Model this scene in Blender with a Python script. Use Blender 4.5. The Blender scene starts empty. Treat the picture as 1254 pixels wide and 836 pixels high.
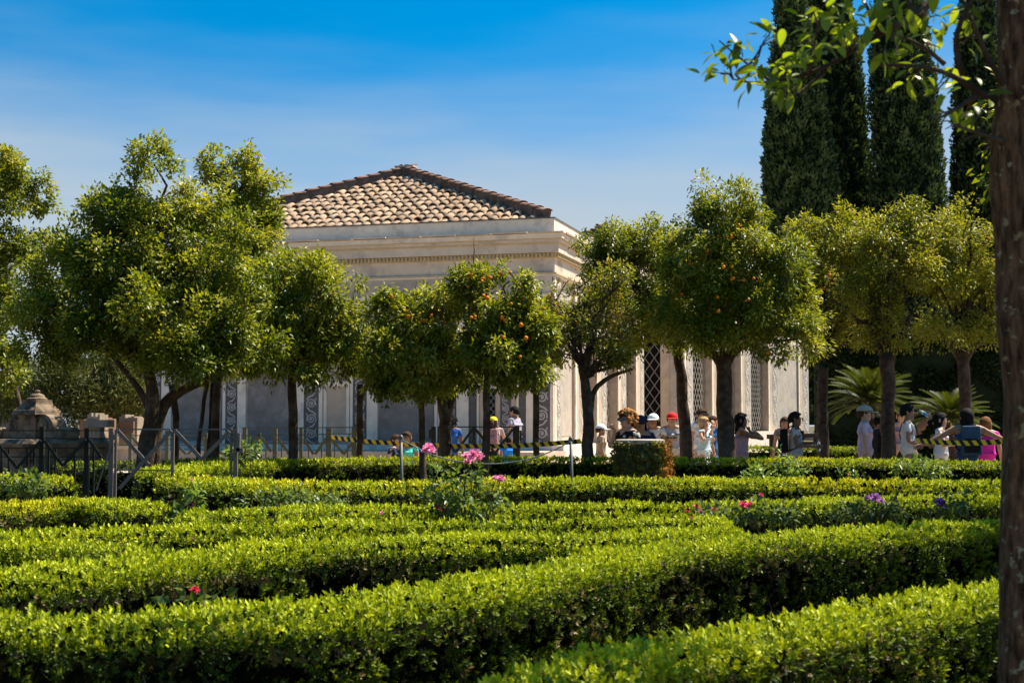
import bpy, bmesh, math, random
import numpy as np
from mathutils import Vector, Matrix, noise as mn

rng = np.random.default_rng(11)
random.seed(11)
R = math.radians
scene = bpy.context.scene
COL = scene.collection

# ------------------------------------------------------------------ camera
EYE = 1.5
FPX = 1254 * 50.0 / 36.0
PITCH = math.atan(103.0 / FPX)
cam_d = bpy.data.cameras.new('camera')
cam_d.lens = 50.0
cam_d.sensor_width = 36.0
cam_d.clip_start = 0.05
cam_d.clip_end = 3000.0
cam_d.dof.use_dof = True
cam_d.dof.focus_distance = 24.0
cam_d.dof.aperture_fstop = 8.0
cam = bpy.data.objects.new('camera', cam_d)
cam.location = (0, 0, EYE)
cam.rotation_euler = (math.pi / 2 + PITCH, 0, 0)
COL.objects.link(cam)
scene.camera = cam

# ------------------------------------------------------------------ light
SUN_EL, SUN_AZ = R(58), R(27)          # azimuth measured from +X (right) towards +Y (away)
world = bpy.data.worlds.new('World')
scene.world = world
world.use_nodes = True
wn, wl = world.node_tree.nodes, world.node_tree.links
wn.clear()
w_out = wn.new('ShaderNodeOutputWorld')
w_bg = wn.new('ShaderNodeBackground')
w_bg.inputs[1].default_value = 0.096
sky = wn.new('ShaderNodeTexSky')
sky.sky_type = 'NISHITA'
sky.sun_disc = False
sky.sun_elevation = SUN_EL
sky.sun_rotation = math.pi / 2 - SUN_AZ
sky.air_density = 1.0
sky.dust_density = 0.1
sky.ozone_density = 1.6
tc = wn.new('ShaderNodeTexCoord')
sep = wn.new('ShaderNodeSeparateXYZ')
mul = wn.new('ShaderNodeMath'); mul.operation = 'MULTIPLY_ADD'
mul.inputs[1].default_value = 2.2
mul.inputs[2].default_value = 0.05
com = wn.new('ShaderNodeCombineXYZ')
nrm = wn.new('ShaderNodeVectorMath'); nrm.operation = 'NORMALIZE'
wl.new(tc.outputs['Generated'], sep.inputs[0])
wl.new(sep.outputs[0], com.inputs[0]); wl.new(sep.outputs[1], com.inputs[1])
wl.new(sep.outputs[2], mul.inputs[0]); wl.new(mul.outputs[0], com.inputs[2])
wl.new(com.outputs[0], nrm.inputs[0]); wl.new(nrm.outputs[0], sky.inputs[0])
hs = wn.new('ShaderNodeHueSaturation')
hs.inputs['Saturation'].default_value = 1.5
hs.inputs['Hue'].default_value = 0.487
hs.inputs['Value'].default_value = 0.82
wl.new(sky.outputs[0], hs.inputs['Color'])
# pale haze towards the horizon, broken into faint high streaks
cmap = wn.new('ShaderNodeMapping'); cmap.inputs['Scale'].default_value = (1.2, 1.2, 7.0)
cnz = wn.new('ShaderNodeTexNoise'); cnz.inputs['Scale'].default_value = 2.0; cnz.inputs['Detail'].default_value = 7.0
wl.new(tc.outputs['Generated'], cmap.inputs[0]); wl.new(cmap.outputs[0], cnz.inputs['Vector'])
wob = wn.new('ShaderNodeMath'); wob.operation = 'MULTIPLY_ADD'; wob.inputs[1].default_value = -0.20
wl.new(cnz.outputs[0], wob.inputs[0]); wl.new(sep.outputs[2], wob.inputs[2])
crm = wn.new('ShaderNodeMapRange'); crm.interpolation_type = 'SMOOTHSTEP'
crm.inputs[1].default_value = 0.0; crm.inputs[2].default_value = 0.21
crm.inputs[3].default_value = 1.0; crm.inputs[4].default_value = 0.0
wl.new(wob.outputs[0], crm.inputs[0])
cmx = wn.new('ShaderNodeMixRGB'); cmx.inputs[2].default_value = (2.35, 2.75, 3.05, 1)
wl.new(crm.outputs[0], cmx.inputs[0]); wl.new(hs.outputs[0], cmx.inputs[1])
wl.new(cmx.outputs[0], w_bg.inputs[0]); wl.new(w_bg.outputs[0], w_out.inputs[0])

sun_d = bpy.data.lights.new('sun', 'SUN')
sun_d.energy = 5.0
sun_d.angle = R(0.53)
sun_d.color = (1.0, 0.92, 0.76)
sun_o = bpy.data.objects.new('sun', sun_d)
sdir = Vector((math.cos(SUN_AZ) * math.cos(SUN_EL), math.sin(SUN_AZ) * math.cos(SUN_EL), math.sin(SUN_EL)))
sun_o.rotation_euler = sdir.to_track_quat('Z', 'Y').to_euler()
sun_o.location = (30, 10, 40)
COL.objects.link(sun_o)

vs = scene.view_settings
vs.view_transform = 'Standard'
vs.look = 'None'
vs.exposure = 1.22
vs.gamma = 1.0
vs.use_curve_mapping = False
scene.render.engine = 'CYCLES'
scene.cycles.max_bounces = 6
scene.cycles.transparent_max_bounces = 6
scene.cycles.transmission_bounces = 4
scene.cycles.use_denoising = True
scene.cycles.denoiser = 'OPENIMAGEDENOISE'
scene.cycles.denoising_input_passes = 'RGB_ALBEDO_NORMAL'
scene.cycles.sample_clamp_indirect = 6.0

# ------------------------------------------------------------------ picture <-> place
_cp, _sp = math.cos(PITCH), math.sin(PITCH)
def ray(x, y):
    a = (x - 627.0) / FPX; b = (418.0 - y) / FPX
    return np.array((a, _cp - b * _sp, _sp + b * _cp))
def P(x, y, d):
    r = ray(x, y); return np.array((0, 0, EYE)) + r * (d / r[1])
def G(x, y, z):
    r = ray(x, y); return np.array((0, 0, EYE)) + r * ((z - EYE) / r[2])
def pxm(d):
    return d / FPX
def ground_z(y):
    return float(np.interp(y, [-50, 14, 30, 37, 60, 2000], [0, 0, .10, .28, .5, .5]))

# ------------------------------------------------------------------ materials
MATS = {}
def new_mat(name):
    m = bpy.data.materials.new(name); m.use_nodes = True
    nt = m.node_tree; b = nt.nodes['Principled BSDF']
    MATS[name] = m
    return m, nt.nodes, nt.links, b
def mat(name, col, rough=.7, var=.18, scale=6.0, bump=.15, spec=.3, col2=None, scale2=1.2, mix2=.0, metal=0, bump_scale=None, obj_rand=0.0):
    m, n, l, b = new_mat(name)
    b.inputs['Roughness'].default_value = rough
    b.inputs['Specular IOR Level'].default_value = spec
    b.inputs['Metallic'].default_value = metal
    t = n.new('ShaderNodeTexCoord')
    nz = n.new('ShaderNodeTexNoise'); nz.inputs['Scale'].default_value = scale; nz.inputs['Detail'].default_value = 6
    l.new(t.outputs['Object'], nz.inputs['Vector'])
    mr = n.new('ShaderNodeMapRange'); mr.inputs[1].default_value = .3; mr.inputs[2].default_value = .7
    mr.inputs[3].default_value = 1 - var; mr.inputs[4].default_value = 1 + var
    l.new(nz.outputs[0], mr.inputs[0])
    rgb = n.new('ShaderNodeRGB'); rgb.outputs[0].default_value = (*col, 1)
    src = rgb.outputs[0]
    if col2 is not None:
        nz2 = n.new('ShaderNodeTexNoise'); nz2.inputs['Scale'].default_value = scale2; nz2.inputs['Detail'].default_value = 8
        nz2.inputs['Roughness'].default_value = .65
        l.new(t.outputs['Object'], nz2.inputs['Vector'])
        m2 = n.new('ShaderNodeMapRange'); m2.inputs[1].default_value = .5 - mix2; m2.inputs[2].default_value = .62 - mix2 * .4
        l.new(nz2.outputs[0], m2.inputs[0])
        mx0 = n.new('ShaderNodeMixRGB'); mx0.inputs[2].default_value = (*col2, 1)
        l.new(m2.outputs[0], mx0.inputs[0]); l.new(src, mx0.inputs[1]); src = mx0.outputs[0]
    vm = n.new('ShaderNodeVectorMath'); vm.operation = 'SCALE'
    l.new(src, vm.inputs[0]); l.new(mr.outputs[0], vm.inputs['Scale'])
    out = vm.outputs[0]
    if obj_rand:
        oi = n.new('ShaderNodeObjectInfo')
        m3 = n.new('ShaderNodeMapRange'); m3.inputs[3].default_value = 1 - obj_rand; m3.inputs[4].default_value = 1 + obj_rand
        l.new(oi.outputs['Random'], m3.inputs[0])
        v2 = n.new('ShaderNodeVectorMath'); v2.operation = 'SCALE'
        l.new(out, v2.inputs[0]); l.new(m3.outputs[0], v2.inputs['Scale']); out = v2.outputs[0]
    l.new(out, b.inputs['Base Color'])
    if bump:
        bz = n.new('ShaderNodeTexNoise'); bz.inputs['Scale'].default_value = bump_scale or scale * 4; bz.inputs['Detail'].default_value = 5
        l.new(t.outputs['Object'], bz.inputs['Vector'])
        bp = n.new('ShaderNodeBump'); bp.inputs['Strength'].default_value = bump; bp.inputs['Distance'].default_value = .012
        l.new(bz.outputs[0], bp.inputs['Height']); l.new(bp.outputs[0], b.inputs['Normal'])
    return m
def leaf_mat(name, rough=.42, trans=.35, spec=.45, tcol=(1.5, 1.35, .5)):
    m, n, l, b = new_mat(name)
    at = n.new('ShaderNodeAttribute'); at.attribute_name = 'tint'
    l.new(at.outputs['Color'], b.inputs['Base Color'])
    b.inputs['Roughness'].default_value = rough
    b.inputs['Specular IOR Level'].default_value = spec
    tr = n.new('ShaderNodeBsdfTranslucent')
    mu = n.new('ShaderNodeMixRGB'); mu.blend_type = 'MULTIPLY'; mu.inputs[0].default_value = 1
    mu.inputs[2].default_value = (*tcol, 1)
    l.new(at.outputs['Color'], mu.inputs[1]); l.new(mu.outputs[0], tr.inputs[0])
    mix = n.new('ShaderNodeMixShader'); mix.inputs[0].default_value = trans
    l.new(b.outputs[0], mix.inputs[1]); l.new(tr.outputs[0], mix.inputs[2])
    l.new(mix.outputs[0], n['Material Output'].inputs['Surface'])
    return m

LEAF = leaf_mat('citrus_leaf', trans=.42, rough=.42, spec=.36)
NEARLEAF = leaf_mat('near_citrus_leaf', rough=.4, trans=.5, spec=.4)
BOX = leaf_mat('box_leaf', rough=.55, trans=.18, spec=.22)
NEEDLE = leaf_mat('needle_leaf', rough=.65, trans=.12, spec=.2, tcol=(1.2, 1.2, .6))
FROND = leaf_mat('frond_leaf', rough=.5, trans=.25, spec=.2)
PETAL = leaf_mat('petal', rough=.6, trans=.35, spec=.2, tcol=(1.1, .9, 1.0))
BARK = mat('bark', (.055, .034, .022), .9, .35, 9, .9, .15, col2=(.10, .075, .055), scale2=5, mix2=.05)
def bark_near():
    m, n, l, b = new_mat('bark_lichen'); b.inputs['Roughness'].default_value = .92; b.inputs['Specular IOR Level'].default_value = .12
    t = n.new('ShaderNodeTexCoord'); mp = n.new('ShaderNodeMapping'); mp.inputs['Scale'].default_value = (1, 1, .22); l.new(t.outputs['Object'], mp.inputs[0])
    def nz(sc, src, det=7): q = n.new('ShaderNodeTexNoise'); q.inputs['Scale'].default_value = sc; q.inputs['Detail'].default_value = det; q.inputs['Roughness'].default_value = .65; l.new(src, q.inputs['Vector']); return q.outputs[0]
    def ramp(src, pts):
        r = n.new('ShaderNodeValToRGB'); l.new(src, r.inputs[0]); e = r.color_ramp.elements
        while len(e) < len(pts): e.new(.5)
        for q, (p, c) in zip(e, pts): q.position = p; q.color = (*c, 1)
        return r.outputs[0]
    ridge = nz(55, mp.outputs[0]); patch = nz(26, t.outputs['Object'], 9); big = nz(7, t.outputs['Object'], 5)
    base = ramp(ridge, [(.32, (.022, .011, .006)), (.46, (.095, .050, .026)), (.60, (.20, .108, .056)), (.75, (.30, .19, .11))])
    lich = ramp(patch, [(.585, (0, 0, 0)), (.63, (1, 1, 1))]); lc = ramp(big, [(.40, (.30, .22, .10)), (.58, (.34, .32, .20))])
    mx = n.new('ShaderNodeMixRGB'); l.new(lich, mx.inputs[0]); l.new(base, mx.inputs[1]); l.new(lc, mx.inputs[2]); l.new(mx.outputs[0], b.inputs['Base Color'])
    bp = n.new('ShaderNodeBump'); bp.inputs['Strength'].default_value = 1.0; bp.inputs['Distance'].default_value = .02; l.new(ridge, bp.inputs['Height']); l.new(bp.outputs[0], b.inputs['Normal'])
    return m
BARK_LICHEN = bark_near()
TWIG = mat('twig', (.09, .065, .04), .9, .3, 10, .4, .15)
CORE = mat('hedge_core', (.006, .007, .003), .97, .5, 14, .5, .0, col2=(.012, .009, .006), scale2=6, mix2=0)  # near-black colour paints deep shade into the gaps between the leaves
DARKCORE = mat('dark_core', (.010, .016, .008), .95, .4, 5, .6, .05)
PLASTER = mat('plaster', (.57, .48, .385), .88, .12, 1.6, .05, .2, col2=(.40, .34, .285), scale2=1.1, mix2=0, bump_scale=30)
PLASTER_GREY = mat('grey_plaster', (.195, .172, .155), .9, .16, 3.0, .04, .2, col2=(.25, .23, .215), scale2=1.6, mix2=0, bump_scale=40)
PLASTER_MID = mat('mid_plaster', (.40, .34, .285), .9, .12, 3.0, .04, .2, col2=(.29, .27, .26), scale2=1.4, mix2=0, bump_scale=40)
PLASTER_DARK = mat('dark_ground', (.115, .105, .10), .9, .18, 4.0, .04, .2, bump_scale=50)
PLASTER_TAN = mat('tan_plaster', (.46, .36, .27), .88, .12, 3.0, .04, .2, col2=(.40, .31, .24), scale2=1.4, bump_scale=40)
TRIM = mat('trim_white', (.70, .61, .50), .82, .09, 4.0, .04, .25, col2=(.52, .46, .40), scale2=1.7, mix2=-.03, bump_scale=40)
OCHRE = mat('ochre_trim', (.48, .38, .24), .85, .14, 6.0, .12, .2)
SCROLL = mat('scroll_relief', (.42, .39, .36), .85, .14, 7.0, .1, .2)
DENTIL = mat('dentil', (.42, .34, .20), .85, .2, 9.0, .1, .2)
LEAD = mat('lead_flashing', (.10, .09, .09), .55, .2, 5, .1, .5)
COPING = mat('coping_tile', (.50, .41, .33), .85, .2, 4, .2, .2, obj_rand=.2)
TILE = mat('roof_tile', (.51, .365, .24), .86, .16, 5, .25, .2, col2=(.44, .25, .16), scale2=2.2, mix2=.0, obj_rand=.24)
RIDGETILE = mat('ridge_tile', (.25, .135, .095), .88, .25, 5, .25, .2, obj_rand=.3)
MORTAR = mat('ridge_mortar', (.16, .11, .085), .95, .3, 5, .8, .1, col2=(.10, .075, .05), scale2=2)
DARK = mat('dark_interior', (.012, .011, .011), .95, .3, 3, 0, .05)  # near-black colour stands in for unlit space behind the openings
LATTICE = mat('lattice_metal', (.20, .19, .18), .6, .15, 8, 0, .4)
LATTICE_W = mat('lattice_wood', (.26, .235, .21), .7, .15, 8, 0, .3)
GROUND = mat('soil', (.10, .075, .05), .95, .3, 1.5, .6, .1, col2=(.07, .085, .03), scale2=.5, mix2=0, bump_scale=15)
PAVE = mat('paving', (.46, .35, .27), .9, .14, 2, .2, .2, bump_scale=20)
STONE = mat('stone', (.20, .145, .10), .93, .35, 5, .8, .15, col2=(.065, .050, .038), scale2=3.0, mix2=0, bump_scale=18)
RUIN = mat('ruin_stone', (.30, .245, .19), .95, .3, 1.2, .6, .1, col2=(.17, .12, .09), scale2=.5, bump_scale=6)
BRICK = mat('ruin_brick', (.19, .115, .08), .95, .3, 1.5, .6, .1, bump_scale=8)
FENCE_GREY = mat('grey_fence', (.125, .105, .098), .6, .2, 8, .2, .35, bump_scale=60)
FENCE_DARK = mat('dark_fence', (.018, .022, .018), .7, .2, 8, .15, .15)
FENCE_OLIVE = mat('olive_fence', (.085, .088, .065), .55, .2, 8, .15, .35)
STEEL = mat('steel', (.10, .098, .085), .5, .1, 20, .05, .4, metal=.3)
ROPE = mat('rope', (.14, .17, .165), .8, .15, 60, .2, .3)
TAPE_Y = mat('tape_yellow', (.78, .50, .03), .5, .08, 10, 0, .3)
TAPE_K = mat('tape_black', (.012, .012, .012), .5, .1, 10, 0, .3)
WOOD_DARK = mat('dark_wood', (.045, .028, .020), .7, .25, 6, .2, .3)
ORANGE = mat('orange_peel', (.66, .185, .006), .6, .12, 12, .25, .15, obj_rand=.14, bump_scale=90)
MOSSY = mat('moss_block', (.060, .055, .020), .97, .5, 8, 1.0, .05, col2=(.10, .105, .015), scale2=4.5, mix2=.02, bump_scale=22)
MOSS_ORANGE = mat('orange_lichen', (.30, .115, .015), .97, .45, 9, 1.0, .05, col2=(.12, .09, .015), scale2=5, bump_scale=24)
STONE_TOP = mat('stone_top', (.36, .29, .23), .9, .25, 6, .4, .2, bump_scale=25)

# ------------------------------------------------------------------ object helpers
def tag(o, label=None, cat=None, group=None, kind=None):
    if label: o['label'] = label
    if cat: o['category'] = cat
    if group: o['group'] = group
    if kind: o['kind'] = kind
    return o
def thing(name, label, cat, loc, group=None, rz=0.0):
    o = bpy.data.objects.new(name, None)
    o.empty_display_size = .2
    COL.objects.link(o)
    o.location = tuple(float(v) for v in loc)
    o.rotation_euler = (0, 0, rz)
    return tag(o, label, cat, group)
def root_of(o):
    while o.parent: o = o.parent
    return o
def link_mesh(name, me, parent=None, m=None, loc=(0, 0, 0)):
    o = bpy.data.objects.new(name, me)
    COL.objects.link(o)
    if parent is not None: o.parent = parent
    o.location = tuple(float(v) for v in loc)
    if m is not None and len(me.materials) == 0: me.materials.append(m)
    return o
def origin(parent):
    return np.zeros(3) if parent is None else np.array(root_of(parent).location)

class MB:
    """collects shapes, then builds ONE mesh object"""
    def __init__(s): s.v = []; s.f = []; s.mi = []
    def add(s, vs_, fs, mi=0):
        k = len(s.v)
        s.v.extend(tuple(map(float, p)) for p in vs_)
        s.f.extend(tuple(i + k for i in f) for f in fs)
        s.mi.extend([mi] * len(fs))
        return s
    def box(s, c, hx, hy, hz, X=(1, 0, 0), Y=(0, 1, 0), Z=(0, 0, 1), mi=0, taper=1.0):
        c = np.array(c, float); X = np.array(X, float) * hx; Y = np.array(Y, float) * hy; Z = np.array(Z, float) * hz
        v = []
        for z in (-1, 1):
            t = taper if z > 0 else 1
            for a, b in ((-1, -1), (1, -1), (1, 1), (-1, 1)):
                v.append(c + X * a * t + Y * b * t + Z * z)
        return s.add(v, [(3, 2, 1, 0), (4, 5, 6, 7), (0, 1, 5, 4), (1, 2, 6, 5), (2, 3, 7, 6), (3, 0, 4, 7)], mi)
    def bar(s, a, b, w, t=None, up=(0, 0, 1), mi=0):
        a = np.array(a, float); b = np.array(b, float); d = b - a; L = np.linalg.norm(d)
        if L < 1e-6: return s
        Z = d / L; u = np.array(up, float)
        if abs(np.dot(u, Z)) > .95: u = np.array((0., 1., 0.))
        X = np.cross(u, Z); X /= np.linalg.norm(X); Y = np.cross(Z, X)
        return s.box((a + b) / 2, w / 2, (t or w) / 2, L / 2, X, Y, Z, mi)
    def tube(s, pts, rad, n=8, mi=0, cap=True, rough=0.0):
        pts = [np.array(p, float) for p in pts]
        if not hasattr(rad, '__len__'): rad = [rad] * len(pts)
        k = len(s.v); ref = np.array((.31, .95, .05))
        for i, p in enumerate(pts):
            d = pts[min(i + 1, len(pts) - 1)] - pts[max(i - 1, 0)]
            d = d / (np.linalg.norm(d) + 1e-9)
            X = np.cross(ref, d); nn = np.linalg.norm(X)
            X = np.array((1., 0, 0)) if nn < 1e-3 else X / nn
            Y = np.cross(d, X)
            for j in range(n):
                a = 2 * math.pi * j / n
                r = rad[i]
                if rough: r *= 1 + rough * mn.noise(Vector(p * 3.1) + Vector((math.cos(a) * 1.3, math.sin(a) * 1.3, 0)))
                s.v.append(tuple(p + X * math.cos(a) * r + Y * math.sin(a) * r))
        for i in range(len(pts) - 1):
            for j in range(n):
                a = k + i * n + j; b = k + i * n + (j + 1) % n
                s.f.append((a, b, b + n, a + n)); s.mi.append(mi)
        if cap:
            s.f.append(tuple(k + j for j in reversed(range(n)))); s.mi.append(mi)
            e = k + (len(pts) - 1) * n
            s.f.append(tuple(e + j for j in range(n))); s.mi.append(mi)
        return s
    def lathe(s, c, prof, n=20, mi=0, sx=1.0, sy=1.0, rough=0.0, nscale=3.0):
        c = np.array(c, float); k = len(s.v)
        for r, z in prof:
            for j in range(n):
                a = 2 * math.pi * j / n
                q = r
                if rough: q = r * (1 + rough * mn.noise(Vector((math.cos(a) * nscale, math.sin(a) * nscale, z * nscale * 2))))
                s.v.append((c[0] + q * math.cos(a) * sx, c[1] + q * math.sin(a) * sy, c[2] + z))
        for i in range(len(prof) - 1):
            for j in range(n):
                a = k + i * n + j; b = k + i * n + (j + 1) % n
                s.f.append((a, b, b + n, a + n)); s.mi.append(mi)
        s.f.append(tuple(k + j for j in reversed(range(n)))); s.mi.append(mi)
        e = k + (len(prof) - 1) * n
        s.f.append(tuple(e + j for j in range(n))); s.mi.append(mi)
        return s
    def prism(s, poly, O, U, V, W, mi=0):
        """polygon (u,v) in frame O,U,V extruded along vector W"""
        O, U, V, W = (np.array(q, float) for q in (O, U, V, W)); n = len(poly)
        a = [O + U * p[0] + V * p[1] for p in poly]; b = [q + W for q in a]
        fs = [tuple(range(n)), tuple(range(2 * n - 1, n - 1, -1))]
        fs += [(i, i + n, (i + 1) % n + n, (i + 1) % n) for i in range(n)]
        return s.add(a + b, fs, mi)
    def build(s, name, mats, parent=None, smooth=False, at=None):
        me = bpy.data.meshes.new(name)
        o = origin(parent) if at is None else np.array(at, float)
        me.from_pydata([tuple(np.array(p) - o) for p in s.v], [], s.f)
        for m in (mats if isinstance(mats, (list, tuple)) else [mats]): me.materials.append(m)
        if any(s.mi): me.polygons.foreach_set('material_index', s.mi)
        bm = bmesh.new(); bm.from_mesh(me); bmesh.ops.recalc_face_normals(bm, faces=bm.faces); bm.to_mesh(me); bm.free()
        if smooth: me.polygons.foreach_set('use_smooth', [True] * len(me.polygons))
        me.update()
        return link_mesh(name, me, parent, None, (0, 0, 0) if at is None else o - origin(parent))

def fast_mesh(name, V, F, tint=None, m=None):
    """V (n,3); F (k,m) all faces with m corners; tint (n,3)"""
    me = bpy.data.meshes.new(name)
    V = np.ascontiguousarray(V, np.float32); F = np.ascontiguousarray(F, np.int32)
    me.vertices.add(len(V)); me.vertices.foreach_set('co', V.ravel())
    me.loops.add(F.size); me.loops.foreach_set('vertex_index', F.ravel())
    me.polygons.add(len(F)); me.polygons.foreach_set('loop_start', np.arange(0, F.size, F.shape[1], dtype=np.int32))
    me.update(calc_edges=True)
    if tint is not None:
        at = me.color_attributes.new('tint', 'FLOAT_COLOR', 'POINT')
        c = np.ones((len(V), 4), np.float32); c[:, :3] = tint
        at.data.foreach_set('color', c.ravel())
    if m is not None: me.materials.append(m)
    return me
def norm(a):
    return a / (np.linalg.norm(a, axis=-1, keepdims=True) + 1e-9)
def leaves(name, C, D, N, L, W, col, m, parent, kind='stuff', fold=.25, bend=0.0):
    """rhombic folded leaves; C base points, D directions, N rough normals"""
    D = norm(D); S = norm(np.cross(D, N)); Nn = np.cross(S, D)
    L = np.asarray(L)[:, None]; W = np.asarray(W)[:, None]
    mid = C + D * L * .45
    V = np.stack([C, mid + S * W * .5 + Nn * W * fold, C + D * L - Nn * L * bend, mid - S * W * .5 + Nn * W * fold], 1).reshape(-1, 3)
    k = np.arange(len(C))[:, None] * 4
    F = np.concatenate([k + np.array([[0, 1, 2]]), k + np.array([[0, 2, 3]])], 0)
    me = fast_mesh(name, V - origin(parent), F, np.repeat(col, 4, 0), m)
    o = link_mesh(name, me, parent)
    if kind: o['kind'] = kind
    return o
def rand_dir(n):
    return norm(rng.normal(size=(n, 3)))
def fbm(pts, s, seed=0.0):
    o = Vector((seed * 7.3, seed * 3.1, seed * 5.7))
    return np.array([mn.noise(Vector(p) * s + o) for p in pts])
def lerp_cols(cols, t):
    cols = np.array(cols); t = np.clip(t, 0, .9999) * (len(cols) - 1); i = t.astype(int); f = (t - i)[:, None]
    return cols[i] * (1 - f) + cols[i + 1] * f

# ------------------------------------------------------------------ ground
def build_ground():
    xs = np.concatenate([np.linspace(-900, -40, 8), np.linspace(-30, 30, 31), np.linspace(40, 900, 8)])
    ys = np.concatenate([np.linspace(-60, 0, 7), np.linspace(2, 60, 59), np.linspace(80, 1800, 12)])
    V = []; F = []
    for y in ys:
        for x in xs:
            V.append((x, y, ground_z(y) + (.015 * mn.noise(Vector((x, y, 0)) * .8) if abs(x) < 30 and y < 34 else 0)))
    nx = len(xs)
    for j in range(len(ys) - 1):
        for i in range(nx - 1):
            a = j * nx + i; F.append((a, a + 1, a + nx + 1, a + nx))
    me = bpy.data.meshes.new('ground'); me.from_pydata(V, [], F); me.update()
    o = link_mesh('ground', me, None, GROUND); o['kind'] = 'structure'
build_ground()

# ------------------------------------------------------------------ the two garden pavilions
def scroll_mesh(w, h, name, phase=0):
    """relief of running spirals: x across, y up, z out"""
    mb = MB()
    def ribbon(pts, wd, t=.012):
        pts = np.array(pts); d = np.gradient(pts, axis=0); d /= np.linalg.norm(d, axis=1, keepdims=True) + 1e-9
        nn = np.stack([-d[:, 1], d[:, 0]], 1); k = len(mb.v)
        wd = np.broadcast_to(wd, (len(pts),))
        for p, q, ww in zip(pts, nn, wd):
            a = p + q * ww / 2; b = p - q * ww / 2
            mb.v += [(a[0], a[1], 0), (a[0] * .98 + p[0] * .02, a[1] * .98 + p[1] * .02, t), (b[0] * .98 + p[0] * .02, b[1] * .98 + p[1] * .02, t), (b[0], b[1], 0)]
        for i in range(len(pts) - 1):
            for j in range(3):
                e = k + i * 4 + j; mb.f.append((e, e + 1, e + 5, e + 4)); mb.mi.append(0)
    u = w * 1.22; n = max(1, int(round(h / u))); u = h / n
    bw = w * .085
    for i in range(n):
        cy = u * (i + .5); sg = 1 if (i + phase) % 2 else -1
        th = np.linspace(0, 2 * math.pi * 1.9, 34)
        r = w * .40 * (1 - th / th[-1] * .86)
        ribbon(np.stack([sg * r * np.cos(th - .5), cy + r * np.sin(th - .5)], 1), np.linspace(bw, bw * 1.0, 34))
        ribbon([(sg * w * .36, cy - u * .22), (sg * w * .12, cy - u * .46), (-sg * w * .2, cy - u * .56), (-sg * w * .40, cy - u * .74)], bw * 1.3)
        ribbon([(-sg * w * .42, cy - u * .12), (-sg * w * .30, cy + u * .2), (-sg * w * .42, cy + u * .36)], bw)
        th = np.linspace(0, 2 * math.pi, 9)
        ribbon(np.stack([w * .045 * np.cos(th), cy + w * .045 * np.sin(th)], 1), bw * .9)
    me = bpy.data.meshes.new(name); me.from_pydata(mb.v, [], mb.f); me.materials.append(SCROLL); me.update()
    return me

def tile_mesh(L=.63, r0=.132, r1=.105, name='roof_tile'):
    """half barrel, y runs up the slope, z off the slope"""
    mb = MB(); n = 7; V = []
    for (y, r, z) in ((0, r0, .02), (L, r1, -.01)):
        for th_ in (0, .022):
            for j in range(n):
                a = math.pi * j / (n - 1); q = r - th_
                V.append((q * math.cos(a), y, z + q * math.sin(a) * .86))
    F = []
    for j in range(n - 1):
        F.append((j, j + 1, 2 * n + j + 1, 2 * n + j))
        F.append((n + j, 3 * n + j, 3 * n + j + 1, n + j + 1))
        F.append((j, n + j, n + j + 1, j + 1))
    me = bpy.data.meshes.new(name); me.from_pydata(V, [], F)
    me.materials.append(TILE); me.polygons.foreach_set('use_smooth', [True] * len(F)); me.update()
    return me
TILE_ME = tile_mesh()
RIDGE_ME = tile_mesh(.5, .20, .17, 'ridge_tile'); RIDGE_ME.materials.clear(); RIDGE_ME.materials.append(RIDGETILE)

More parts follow.
